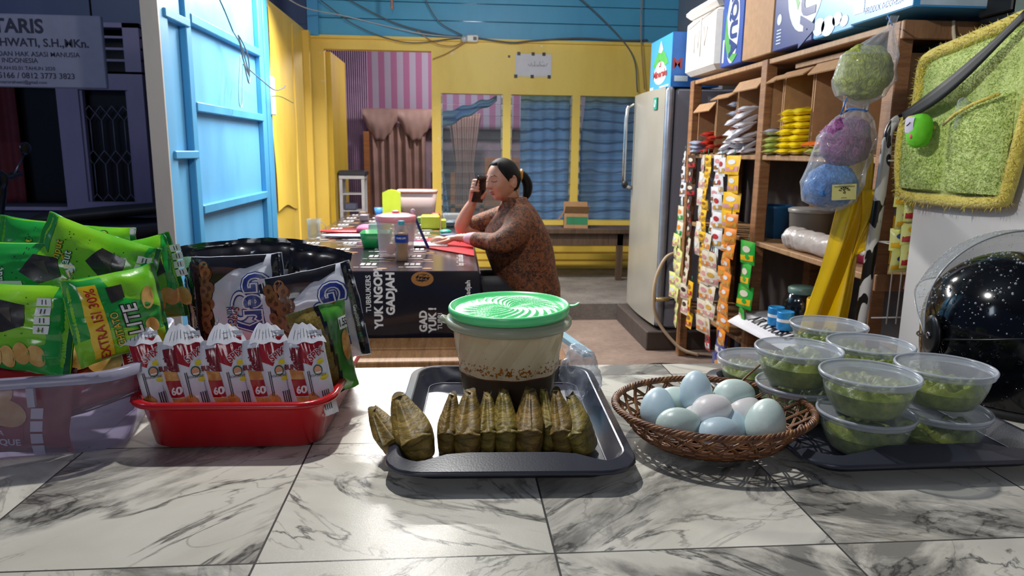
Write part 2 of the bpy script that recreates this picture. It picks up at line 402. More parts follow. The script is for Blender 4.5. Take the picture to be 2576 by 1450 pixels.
b.grid(peel, 16, 24, YEL2); b.box((-1.25, 5.95, .14), (-1.238, 5.98, 2.15), YEL)
o = b.build('wall_left'); tag(o, 'yellow plywood wall with a peeling sheet at its near end', kind='structure')
b = MB(); b.box((1.25, -.3, 0), (1.40, 1.86, 1.455), WHT); tag(b.build('wall_right'), 'white plastered wall end at the right of the counter', kind='structure')
b = MB(); b.box((1.98, -.3, 0), (2.08, 9.2, 2.7), GREYW); b.box((1.74, 1.86, 0), (1.98, 4.95, 2.7), GREYW); tag(b.build('wall_side'), 'grey painted wall behind the shelving', kind='structure')
b = MB(); b.box((-1.25, -.4, 2.72), (2.05, 9.3, 2.78), mat('ceiling_board', '#3f4a54', .8)); tag(b.build('ceiling'), 'dark board ceiling above the stall', kind='structure')  # unseen ceiling, darkened so it bounces less of the bulb's light

# louvre windows
GL = thin('louvre_glass', '#dfe8ee', '#b4c4cc', .10, .12, .30)
for i, (x0, x1) in enumerate(((-.105, .44), (.51, 1.06), (1.13, 1.72))):
    wd = thing('window_%d' % (i+1), 'louvred glass window in the yellow wall', None, (x0, YB+.05, .58), kind='structure')
    f = MB(); w_ = x1-x0; AL = mat('aluminium', '#8d9290', .4, metal=.7)
    f.box((0, -.03, 0), (.014, .03, 1.11), AL); f.box((w_-.014, -.03, 0), (w_, .03, 1.11), AL)
    f.build('window_frame', wd)
    g = MB()
    for k in range(11):
        z = .02+k*.1; a = radians(24); vs = [(.014, -.045, z), (w_-.014, -.045, z), (w_-.014, .030, z+.098), (.014, .030, z+.098)]
        g.add(vs, [(0, 1, 2, 3)], GL, False)
        g.box((.014, -.047, z-.0015), (w_-.014, -.044, z+.0015), mat('glass_edge', '#41544f', .2))
    g.build('louvre_panes', wd)
    h = MB()
    for k in range(11): h.box((.0, -.05, .03+k*.1), (.012, -.03, .08+k*.1), mat('clip_grey', '#9a978c', .5)); h.box((w_-.012, -.05, .03+k*.1), (w_, -.03, .08+k*.1), mat('clip_grey', '#9a978c', .5))
    h.build('louvre_clips', wd)

# blue curtains behind the louvres
def curtain_mat(name, a, b_, line):
    m, nt, bs, out = nodes(name)
    wv = tex(nt, 'Wave', 3.4, (.5, 1, 1), bands_direction='Z', Distortion=5, Detail=2, **{'Detail Scale': 1.2})
    n = tex(nt, 'Noise', 3, Detail=3)
    c = mixcol(nt, ramp(nt, wv.outputs[0], [(.02, (1, 1, 1)), (.22, (0, 0, 0))]), ramp(nt, n.outputs[0], [(.3, C(a)), (.7, C(b_))]), C(line))
    nt.links.new(c, bs.inputs['Base Color']); bs.inputs['Roughness'].default_value = .8; return m
CUR = curtain_mat('blue_curtain_cloth', '#6f9fd8', '#8db8e6', '#3c6299')
def curtain(name, label, x0, x1, y, z0, z1, mt, folds=4, amp=.012, taper=None, cat='curtain', group=None):
    def fn(u, v):
        a, b_ = taper(v) if taper else (x0, x1)
        return Vector((a+(b_-a)*u, y+amp*sin(u*folds*2*pi+v*.7)+amp*.4*sin(u*folds*3.3+v*3), z0+(z1-z0)*v))
    g = MB(); g.grid(fn, 90, 16, mt); o = g.build(name); solidify(o, .002); tag(o, label, cat, group); return o
curtain('window_curtain', 'blue curtain with dark wavy lines filling most of the middle louvre window', .62, 1.07, 6.72, .45, 1.72, CUR)
curtain('window_curtain', 'blue wavy lined curtain hanging aslant in the right louvre window beside the fridge', 1.12, 1.8, 6.72, .45, 1.72, CUR, taper=lambda v: (1.12+.10*v, 1.8))
curtain('window_curtain', 'narrow light blue curtain edge at the left side of the left louvre window', -.14, -.02, 6.72, .45, 1.3, CUR, 3, .012, taper=lambda v: (-.14, -.02-.10*v))
def swag(u, v): return Vector((-.12+.52*u, 6.73+.02*sin(v*14), 1.69-.05*v-(1-u)*(.16+.10*v)+.01*sin(u*20)))
g = MB(); g.grid(swag, 30, 10, CUR); o = g.build('curtain_valance'); solidify(o, .002); tag(o, 'blue curtain gathered up diagonally across the top of the left louvre window', 'curtain')
# clear sheet reflections are left to the glass

# ---- inner room seen through the door and the louvres
def stripes(name, a, b_, per, duty=.5):
    m, nt, bs, out = nodes(name); tc = nt.nodes.new('ShaderNodeTexCoord'); sp = nt.nodes.new('ShaderNodeSeparateXYZ'); nt.links.new(tc.outputs['Object'], sp.inputs[0])
    f = math_(nt, 'FRACT', math_(nt, 'DIVIDE', sp.outputs[0], per)); nt.links.new(mixcol(nt, math_(nt, 'LESS_THAN', f, duty), C(a), C(b_)), bs.inputs['Base Color'])
    bs.inputs['Roughness'].default_value = .85; return m
b = MB(); b.box((-1.8, 9.0, 0), (2.0, 9.1, 2.7), mat('inner_wall_pink', '#a58a94', .8)); b.box((-1.8, 6.6, 0), (-1.7, 9.0, 2.7), mat('inner_wall_side', '#9c8a98', .8)); tag(b.build('wall_inner'), 'pinkish wall of the room behind the yellow wall', kind='structure')
curtain('striped_cloth', 'white and pink vertically striped cloth hung across the top of the back room', -1.03, 1.9, 8.80, 1.45, 2.62, stripes('pink_white_stripes', '#a99cae', '#a5688a', .145), 5, .006, cat='cloth')
PV = mat('lilac_corrugated', '#b898b4', .6, .06)
def corr(u, v): return Vector((-1.60+.62*u, 8.65+.012*sin(u*2*pi*26), .2+2.4*v))
g = MB(); g.grid(corr, 260, 2, PV); o = g.build('ribbed_partition'); solidify(o, .003); tag(o, 'lilac finely ribbed partition left of the striped cloth', 'partition')
BR = mat('brown_satin', '#a8867c', .45, .12, 6)
curtain('satin_curtain', 'dusky brown satin curtain falling to the floor inside the doorway', -.98, -.32, 8.55, .15, 1.5, BR, 7, .03)
def scal(u, v):
    d = abs(sin(u*pi*2)); return Vector((-1.03+.80*u, 8.50-.04*sin(v*pi), 1.66-(.12+.24*d)*v+.012*sin(u*60)*v))
g = MB(); g.grid(scal, 80, 12, BR); o = g.build('curtain_valance'); solidify(o, .003); tag(o, 'scalloped brown satin valance with ruffled edge inside the doorway', 'curtain')
curtain('satin_curtain', 'brown satin curtain tied in at its middle behind the left louvre window', -.1, .42, 8.5, .5, 1.62, BR, 6, .03, taper=lambda v: (.02-.14*abs(v-.45), .24+.16*abs(v-.45)))
b = MB(); OR = wood('orange_wood', '#9a5a2c', '#bd7a42'); b.box((.36, 8.3, .13), (.80, 8.5, 1.12), OR); b.box((-.03, 8.25, .13), (.02, 8.3, .95), OR); b.box((-.03, 8.25, .55), (.40, 8.3, .59), OR); b.box((.30, 8.25, .13), (.35, 8.3, .9), OR)
tag(b.build('wooden_cupboard'), 'orange brown wooden cupboard glimpsed through the left louvre window', 'cupboard')
b = MB(); b.box((-1.02, 8.45, .2), (-.96, 8.5, 1.4), OR); tag(b.build('trim_2'), 'orange brown door post inside the doorway', kind='structure')
b = MB(); b.box((-.25, 8.2, .13), (-.12, 8.4, .95), mat('dark_cabinet', '#33303a', .4)); tag(b.build('dark_cabinet'), 'dark cabinet standing just inside the doorway at right', 'cabinet')

# inner leaf door standing open
b = MB(); b.box((-1.10, 6.6, .14), (-1.06, 7.45, 2.03), painted('yellow_door_paint', '#d9b637', '#b8942b')); tag(b.build('door_2'), 'yellow door leaf standing open into the back room', kind='structure')

# white plastic drawer rack
rk = thing('plastic_rack', 'small white plastic drawer rack just inside the yellow doorway', 'rack', (-.93, 6.86, .13))
RW = mat('rack_white', '#c4c4cc', .4); b = MB()
for x in (-.115, .085):
    for y in (-.1, .1): b.box((x, y-.012, 0), (x+.028, y+.012, .83), RW)
b.box((-.115, -.12, .80), (.115, .12, .83), RW); b.build('frame', rk)
for k in range(4):
    b = MB(); z = .2+k*.155; b.box((-.09, -.1, z-.01), (.09, .1, z), RW); b.build('shelf', rk)
b = MB(); b.box((-.12, -.13, .83), (.13, .1, .875), mat('dark_tray', '#33333f', .4), .008); o = b.build('dark_box'); o.location = (-.93, 6.86, .13); tag(o, 'flat dark box lying on top of the white plastic rack', 'box')
for k, (z, c) in enumerate(((.2, '#c9962c'), (.355, '#c9962c'), (.51, '#5a5f78'))):
    b = MB(); b.box((-.08, -.09, z), (.03, .05, z+.06), mat('rack_pack%d' % k, c, .5), .01); o = b.build('packet'); o.location = (-.93, 6.86, .132)
    tag(o, ['yellow packet on the lowest rack shelf in view', 'yellow packet on the second rack shelf', 'blue grey bundle on the upper rack shelf'][k], 'packet')

# ------------------------------------------------------------------ blue panel door standing open at the left
d1 = thing('door_1', 'light blue panelled wooden door standing open along the left', None, (-1.25, 3.24, 0), kind='structure')
b = MB(); b.box((-.03, 0, .15), (0, 1.86, 2.75), BLU2); b.build('door_panel', d1)
b = MB(); b.box((-.035, -.012, .15), (.035, 0, 2.75), painted('bare_edge', '#b9b3ad', '#8d8580')); b.build('bare_edge', d1)
def rail(a, c, nm='batten', m=BLUT):
    b = MB(); b.box(a, c, m, .004); b.build(nm, d1)
rail((0, 0, .15), (.032, .10, 2.75), m=BLU2); rail((0, .31, .15), (.034, .375, 2.75)); rail((0, 1.60, .15), (.034, 1.69, 2.75)); rail((0, 1.74, .15), (.03, 1.86, 2.75))
for z in (1.79, 1.39, .90, 2.45): rail((0, .375, z-.022), (.04, 1.60, z+.022), 'rail')
for z in (1.76, 1.165, .55): rail((0, .05, z-.018), (.044, .345, z+.018), 'rail')
rail((.0, .03, 1.78), (.02, .28, 2.4), m=BLU2)
# switch plate on the door edge
b = MB(); b.box((-1.22, 5.06, 1.42), (-1.20, 5.13, 1.67), mat('switch_white', '#cfcdc6', .4), .004); tag(b.build('switch_panel'), 'narrow white electrical plate between the blue door and yellow wall', 'switch')

# ------------------------------------------------------------------ the dark house across the lane
b = MB(); b.box((-7, 7.0, 1.93+.32), (-2.76, 7.2, 4), OUTW); b.box((-7, 7.0, 0), (-2.0, 7.2, .66), mat('outer_wall_low', '#2f3444', .8)); b.box((-2.76, 7.0, .66), (-1.3, 7.2, 4), OUTW)
b.box((-7, 7.3, .6), (-2.7, 7.35, 2.4), DARKB); b.box((-1.31, 7.0, 1.9), (-1.2, 7.2, 4.2), OUTW); b.box((-1.35, 9.3, .0), (3, 9.4, 5), OUTW)
tag(b.build('wall_outside'), 'dark bluish wall of the house across the lane', kind='structure')
wo = thing('window_4', 'lilac framed window with iron grille across the lane', None, (-3.56, 6.96, .64), kind='structure')
b = MB()
for a, c in (((0, 0, 0), (.19, .1, 1.2)), ((.62, 0, 0), (.76, .1, 1.64)), ((.19, 0, 0), (.62, .1, .05)), ((.19, 0, 1.06), (.62, .1, 1.22)), ((-1.3, 0, -.03), (.8, .12, 0)), ((-.6, 0, 1.20), (.76, .1, 1.22)), ((-.6, 0, 1.60), (.76, .1, 1.64)), ((.19, .02, .05), (.215, .07, 1.06)), ((.595, .02, .05), (.62, .07, 1.06))): b.box(a, c, PURP)
for k in range(3): b.box((-.5, .02, 1.31+k*.1), (.76, .06, 1.33+k*.1), PURP)
b.build('window_frame', wo)
b = MB(); GR = mat('grille_iron', '#6b6b80', .5)
for i in range(4):
    x = .25+i*.1
    for z0 in (.12, .52, .92):
        if z0 < .9: b.tube([(x, .05, z0), (x, .05, z0+.27)], .005, GR, 5)
        for s in (-1, 1):
            b.tube([(x, .05, z0), (x+s*.05, .05, z0-.065)], .004, GR, 5); 
            if z0 < .9: b.tube([(x, .05, z0+.27), (x+s*.05, .05, z0+.335)], .004, GR, 5)
b.build('grille', wo)
b = MB(); b.box((-3.36, 7.07, .70), (-2.94, 7.08, 1.72), DARKB); b.build('window_pane'); bpy.data.objects['window_pane'].parent = wo; bpy.data.objects['window_pane'].location = (3.56, -6.96, -.64)
RC = mat('red_curtain', '#5a1a24', .8); curtain('red_curtain', 'strip of dark red cloth at the far left edge of the dark house', -4.6, -4.06, 7.22, .66, 1.75, RC, 4, .02)
sg = MB(); sg.box((-3.6, 5.0, 1.565), (-2.235, 5.03, 2.015), mat('banner_grey', '#8f8fa6', .6, .05), .006)
fn = plane((-2.235, 5.0, 2.015), (1, 0, 0), (0, 0, 1), .002); IK = mat('banner_ink', '#20203a', .6)
for t, s, x, y, bd in (('NOTARIS', .118, -.356, -.077, .03), ('RAHWATI, S.H.,MKn.', .070, -.09, -.175, .02), ('HUKUM DAN HAK ASASI MANUSIA', .042, -.15, -.245, .006), ('REPUBLIK INDONESIA', .042, -.41, -.285, .006), ('AHU-00189.AH.02.01 TAHUN 2020', .032, -.31, -.332, .004), ('0852 5166 / 0812 3773 3823', .050, -.195, -.378, .008), ('notarisrahwati@gmail.com', .028, -.37, -.418, .003)):
    gw = max(p[0] for q in glyphs(t, bd, 1.0, 0) for p in q)*s; sg.text(t, fn, IK, s, (x-gw, y), bold=bd, mx=1)
sn = sg.build('banner_sign'); tag(sn, 'grey notary banner with dark lettering hanging at the top left', 'sign')
b = MB(); b.tube([(-3.5, 5.015, 2.0), (-3.5, 5.015, 2.72)], .006, BLACK, 6); b.build('hanging_wire', sn); b = MB(); b.tube([(-2.3, 5.015, 2.01), (-2.3, 5.015, 2.9)], .006, BLACK, 6); b.build('hanging_wire', sn)

# motorcycle in the dark
mt = thing('motorcycle', 'dark scooter parked in the unlit lane at the far left', 'motorcycle', (-2.42, 4.55, 0), rz=pi)
MD = mat('scooter_body', '#10121f', .25, coat=.5); MR = mat('scooter_tyre', '#0b0b0d', .8); MS = mat('scooter_metal', '#6f7580', .3, metal=1)
for x in (-.75, .5):
    b = MB(); b.tube([(x+.26*cos(a*pi/12), 0, .29+.26*sin(a*pi/12)) for a in range(24)], .045, MR, 10, closed=True); b.tube([(x, -.05, .29), (x, .05, .29)], .05, MS, 12)
    for k in range(6): b.bar((x, 0, .29), (x+.24*cos(k*pi/3), 0, .29+.24*sin(k*pi/3)), .03, .02, MS)
    b.build('wheel', mt)
b = MB(); b.limb([(.45, 0, .55), (.15, 0, .66), (-.3, 0, .68), (-.85, 0, .74)], [(.09, .07), (.13, .1), (.14, .09), (.05, .05)], MD); b.limb([(.30, 0, .55), (-.1, 0, .30), (-.4, 0, .34)], [(.11, .1), (.12, .06), (.1, .1)], MD); b.limb([(.42, 0, .6), (.34, 0, .92), (.30, 0, 1.0)], [(.12, .07), (.11, .07), (.08, .06)], MD); b.build('body', mt)
b = MB(); b.limb([(.05, 0, .76), (-.3, 0, .80), (-.7, 0, .84)], [(.12, .04), (.13, .04), (.09, .035)], mat('scooter_seat', '#15151a', .6)); b.build('seat', mt)
b = MB(); b.tube([(.34, -.33, 1.02), (.30, -.12, 1.0), (.30, .12, 1.0), (.34, .33, 1.02)], .014, MS, 8); b.limb([(.36, -.33, 1.02), (.34, -.2, 1.01)], [.02, .02], MR); b.build('handlebar', mt)
for s in (-1, 1):
    b = MB(); b.tube([(.32, s*.2, 1.0), (.28, s*.28, 1.14)], .006, MS, 6); b.ball((.28, s*.30, 1.18), (.015, .06, .04), MD); b.build('mirror', mt)
# ------------------------------------------------------------------ soft packets
def orient(c, x, z):
    x = Vector(x).normalized(); z = Vector(z); z = (z-x*z.dot(x)).normalized(); y = z.cross(x)
    M = Matrix((x, y, z)).transposed().to_4x4(); M.translation = Vector(c); return M
def orientz(c, x, z):
    z = Vector(z).normalized(); x = Vector(x); x = (x-z*x.dot(z)).normalized(); return orient(c, x, z)
def bag_fn(w, h, d, seed=0, wr=1.0, crimp=.90, M=Matrix(), bend=0, waist=.06):
    # S(u, v, side, off): side -1 is the printed front; u, v in -1..1
    def S(u, v, side=-1, off=0.0):
        uu, vv = min(1, abs(u)), min(1, abs(v)); k = min(1, vv/crimp)
        a = max(0, 1-uu**2.6)**.55; b = max(0, 1-k**3.2)**.62
        t = d/2*a*b
        n = noise.noise(Vector((u*2.2+seed*7.1, v*2.2, side*3+seed)))
        n2 = noise.noise(Vector((u*6+seed*3.3, v*3.5, side*5+seed*2)))
        fold = sin(u*11+seed+n*3)*max(0, (k-.45))**1.3
        t += (n*.09+n2*.05)*d*wr*a*(b*.7+.3)+fold*.09*d*wr*(1-.6*(vv > crimp))
        if vv > crimp: t *= .35; t += .0006
        x = u*w/2*(1-waist*b*(1-uu*0))*(1+.02*n*wr); z = v*h/2*(1-.03*uu*uu*wr+.02*noise.noise(Vector((u*3, seed, 1)))*wr)
        y = side*(max(t, .0004)+off)+bend*(u*u*.5+v*v*.5)*d + n*.10*d*wr*(k**2)
        return M @ Vector((x, y, z))
    return S
def bag_mesh(mb, S, front, back, nu=26, nv=30, edge=None, colfn=None):
    mb.grid(lambda u, v: S(u, v, -1), nu, nv, front, u=(-1, 1), v=(-1, 1), matfn=colfn)
    mb.grid(lambda u, v: S(u, v, 1), nu, nv, back, u=(1, -1), v=(-1, 1))
    for s in (-1, 1):      # close the rim
        mb.grid(lambda u, v: S(s, v, -1 if u < .5 else 1), 1, nv, back, u=(0, 1), v=(-1, 1) if s > 0 else (1, -1))
        mb.grid(lambda u, v: S(u, s, -1 if v < .5 else 1), nu, 1, edge or back, u=(-1, 1), v=(0, 1) if s > 0 else (1, 0))
def foil(name, c, rough=.22, var=.06): return mat(name, c, rough, var, 20, .25, 45, coat=.6, dist=.0025)
LIME = mat('lime_foil', '#8fd024', .22, 0, 9, .3, 45, coat=.6, c2='#63b81e', dist=.003); DGRN = foil('green_foil', '#1f9a3c'); DKG = foil('dark_green_foil', '#12602c'); YLW = foil('yellow_foil', '#e9c21a'); REDI = foil('red_ink', '#b01f14'); TAN = mat('potato_print', '#cf9a4a', .35, 0, 60, c2='#e3bd70', coat=.4); NORI = mat('nori_print', '#2b2622', .35, .4, 60, coat=.4)
SILV = foil('silver_foil', '#b9c0c4'); LGR = foil('pale_lime_foil', '#c6e86a')
def up_fn(S, off=.0007): return lambda u, v: S(u, v, -1, off)
def outlined(mb, txt, S, size, at, rot, c_in, c_out, bold=.02, grow=.05, sx=1, mx=.03, off=.0007, sc=(1, 1), shear=0):
    W = lambda o: (lambda x, y: S(x/sc[0], y/sc[1], -1, o+.0007))
    mb.text(txt, W(off), c_out, size, at, rot, bold+grow, mx, sx, 1.06, shear); mb.text(txt, W(off+.0005), c_in, size, at, rot, bold, mx, sx, 1.06, shear)
def green_bag(name, label, M, w=.125, h=.19, d=.05, seed=1, style=0):
    S = bag_fn(w, h, d, seed, M=M); mb = MB()
    bag_mesh(mb, S, LIME, DGRN, edge=DKG)
    Z = lambda pts, m, o=.0003: mb.poly(pts, lambda x, y: S(x, y, -1, o+.0004), m, .06)
    if style == 1: Z([(-.55, -.98), (-.2, .3), (-.45, .98), (.97, .98), (.97, .25), (.5, .1), (.3, -.4), (-.1, -.98)], DGRN)
    elif style == 2: Z([(-.97, .98), (.97, .98), (.97, -.2), (.2, -.05), (-.3, -.3), (-.97, -.1)], DGRN)
    else: Z([(-.97, -.98), (-.97, .98), (-.72, .98), (-.55, .3), (-.5, -.4), (-.3, -.72), (.97, -.80), (.97, -.98)], DGRN); Z([(-.7, .99), (.97, .99), (.97, .80), (.1, .70)], DGRN)
    Z([(-.98, -.99), (.98, -.99), (.98, -.91), (-.98, -.91)], DKG, .0006)
    sc = (w/2, h/2); P = lambda o=.0007: (lambda x, y: S(x/sc[0], y/sc[1], -1, o+.0007))
    if style == 1:      # the band with the extra content
        mb.poly([(-.052, .018), (.050, .024), (.050, .044), (-.052, .042)], P(), YLW, .01)
        mb.text('EXTRA ISI 30%', P(.0020), REDI, .0160, (-.004, .0305), .04, .012, .02)
        outlined(mb, 'CHITATO', S, .0125, (-.016, .010), .1, YLW, DKG, .01, .08, .9, sc=sc)
        outlined(mb, 'LITE', S, .026, (-.008, -.010), .1, WHITE, BLACK, .02, .06, .9, sc=sc, shear=.2)
        mb.disc((-.022, -.034), .012, .009, P(), TAN, rot=.5); mb.disc((.018, -.034), .016, .009, P(.001), TAN, rot=-.2)
        mb.poly([(.022, .012), (.044, .014), (.044, -.006), (.026, -.006)], P(.0014), NORI, .01)
    else:
        mb.poly([(.006, -.05), (.034, -.046), (.040, -.012), (.014, .004), (-.004, -.022)], P(), NORI, .01)
        mb.poly([(.01, -.036), (.03, -.03), (.028, -.012)], P(.0012), mat('nori_light', '#4a4238', .4, .3, 60), .01)
        for k in range(4):
            x = -.004+k*.0125; mb.poly([(x, -.076), (x+.0105, -.076), (x+.0105, -.060), (x, -.060)], P(.0013), WHITE, .02)
            mb.rect(x+.002, -.071, x+.0085, -.070, P(.002), BLACK); mb.rect(x+.002, -.067, x+.0085, -.066, P(.002), BLACK)
        for k in range(6): mb.disc((-.034+.003*sin(k*2), -.064+k*.017), .015, .010, P(.0008+.00025*k), TAN, rot=.3)
        outlined(mb, 'Rumput', S, .017, (.006, .046), .05, YLW, DKG, .012, .05, .85, sc=sc); outlined(mb, 'Laut', S, .017, (.006, .031), .05, WHITE, DKG, .012, .05, .85, sc=sc)
        outlined(mb, 'LITE', S, .04, (-.030, .072), .0, WHITE, BLACK, .02, .07, .8, sc=sc, shear=.2)
        if style == 2:
            mb.rect(-.05, .0, .0, .05, P(.001), WHITE, .01)
            for k in range(6): mb.rect(-.046+(k % 2)*.004, .006+k*.007, -.006, .0085+k*.007, P(.0016), mat('grey_print', '#4a5560', .5), .01)
            outlined(mb, 'CHITATO', S, .020, (.015, -.066), .3, YLW, DKG, .01, .08, .9, sc=sc)
        rr = random.Random(seed)
        for k in range(22): x, y = rr.uniform(-.01, .05), rr.uniform(-.05, .055); mb.disc((x, y), .0012, .0008, P(.001), NORI, 5)
    return tag(mb.build(name), label, 'snack bag', 'green chip bags in the clear bin')
UPW, LFT = (0, 0, 1), (-1, 0, 0)
green_bag('chip_bag', 'lime green crisp bag lying on its side at the front left of the bin', orient((-.590, .955, .966), (.06, .22, 1), (-1, .06, -.14)), .122, .20, .05, 1, 0)
green_bag('chip_bag', 'green crisp bag with yellow 30% band, rightmost of those on the clear bin', orientz((-.446, .970, .980), (.05, .10, 1), (-.72, -.66, -.10)), .118, .118, .045, 2, 1)
green_bag('chip_bag', 'dark green crisp bag showing its white nutrition table, behind the front lime bag', orient((-.60, 1.06, 1.010), (.0, .15, 1), (-1, .0, .02)), .115, .22, .05, 3, 2)
green_bag('chip_bag', 'lime crisp bag tilted up with four white boxes, wedged between green bags', orient((-.515, 1.06, 1.025), (.35, .1, 1), (-1, .1, .35)), .12, .17, .045, 4, 0)
green_bag('chip_bag', 'green crisp bag at the very back of the clear bin with a peaked top', orient((-.60, 1.155, 1.025), (.1, .1, 1), (-1, -.1, -.15)), .12, .2, .045, 5, 2)
green_bag('chip_bag', 'green crisp bag whose dark corner rises behind the yellow banded one', orient((-.475, 1.10, 1.0), (-.2, .1, 1), (-1, 0, .2)), .13, .13, .04, 6, 0)

# red crisp bags inside the bin
RED = foil('red_foil', '#9c1a1c'); MRN = foil('maroon_foil', '#5e1114')
def red_bag(label, M, w, h, d, seed, style):
    S = bag_fn(w, h, d, seed, M=M); mb = MB(); bag_mesh(mb, S, RED, RED, edge=MRN, colfn=lambda u, v: MRN if abs(v) > .84 else None)
    sc = (w/2, h/2); P = lambda o=.0007: (lambda x, y: S(x/sc[0], y/sc[1], -1, o+.0007))
    mb.disc((-.01, .02), .030, .021, P(), TAN, rot=.2); mb.disc((.014, -.002), .024, .017, P(.001), TAN, rot=-.4)
    if style:
        mb.rect(-.034, -.052, .034, -.020, P(.0014), mat('red_panel', '#a3202c', .35), .02); mb.text('RASA', P(.002), WHITE, .010, (0, -.028), 0, .01, 1); mb.text('BARBEQUE', P(.002), WHITE, .0125, (0, -.041), 0, .03, 1)
        for k in range(4): mb.rect(.042, -.06+k*.017, .056, -.046+k*.017, P(.0012), WHITE, .02)
        mb.disc((-.072, .0), .02, .028, P(.001), WHITE); mb.disc((-.072, .0), .013, .020, P(.0016), RED)
    else:
        mb.rect(.036, -.018, .058, .016, P(.0012), WHITE, .02); mb.rect(.038, -.016, .056, .014, P(.0018), RED, .02); mb.text('HALAL', P(.0024), WHITE, .008, (.047, -.002), 1.57, .02, 1)
    return tag(mb.build('chip_bag'), label, 'snack bag', 'red chip bags inside the clear bin')
RB = orient((0, 0, 0), (.98, .2, 0), (0, 0, 1)).to_3x3()
red_bag('red barbecue crisp bag standing against the front of the clear bin', orient((-.58, .922, .868), (1, .2, -.12), (0, .12, 1)), .17, .115, .035, 11, 1)
red_bag('red crisp bag with halal box showing above the bin rim below the green bags', orient((-.485, .990, .900), (.95, .2, .30), (-.3, .5, .8)), .16, .11, .035, 12, 0)
red_bag('red crisp bag standing at the back right of the clear bin', orient((-.495, 1.13, .90), (-.1, 1, .1), (0, .1, 1)), .15, .13, .035, 13, 0)
red_bag('dark red crisp bag lying deeper at the left of the clear bin', orient((-.70, .99, .87), (1, .2, .05), (0, .5, 1)), .16, .1, .035, 14, 0)

# clear bin
BIN = thin('milky_bin', '#e2deee', '#c2bfd4', .17, .25, .42)
bn = thing('storage_bin', 'clear milky plastic bin holding green and red crisp bags at the left', 'bin', (-.655, 1.03, .8006), rz=radians(11.5))
def bin_levels(w, d): return [rring(w-.075, d-.075, .03, 0), rring(w-.05, d-.05, .04, .006), rring(w-.035, d-.035, .05, .03), rring(w-.014, d-.014, .055, .098), rring(w-.012, d-.012, .055, .104), rring(w+.006, d+.006, .06, .105), rring(w+.008, d+.008, .06, .117), rring(w+.004, d+.004, .06, .119), rring(w-.012, d-.012, .055, .118)]
b = MB(); b.loft(bin_levels(.44, .33), BIN, True, False); b.build('body', bn)
b = MB(); L = [rring(.448, .338, .06, z) for z in (.106, .118)]; L += [rring(.440, .330, .06, .1185), rring(.432, .322, .055, .107)]; b.loft(L+[L[0]], thin('bin_rim', '#d0cde2', '#c9c8dc', .50, .25, .4), False, False); b.build('rim', bn)
b = MB(); b.box((.10, -.172, .082), (.108, -.165, .106), _mats['bin_rim']); b.build('clip_rib', bn)

# ------------------------------------------------------------------ red basin with snack packs
RP = mat('red_plastic', '#b3141c', .22, .05, 8, .04, 300, coat=.3)
bs = thing('red_basin', 'rectangular red plastic basin full of snack packs', 'basin', (-.292, 1.083, .8006), rz=radians(-2.0))
b = MB()
L = [rring(.215, .285, .03, 0), rring(.228, .298, .035, .004), rring(.25, .322, .045, .058), rring(.256, .328, .045, .064), rring(.272, .344, .05, .0635), rring(.277, .349, .052, .067), rring(.272, .344, .05, .0715), rring(.262, .334, .047, .0725), rring(.252, .324, .045, .070), rring(.246, .318, .042, .058), rring(.224, .294, .033, .007), rring(.20, .27, .03, .004)]
b.loft(L, RP, True, True); b.build('body', bs)

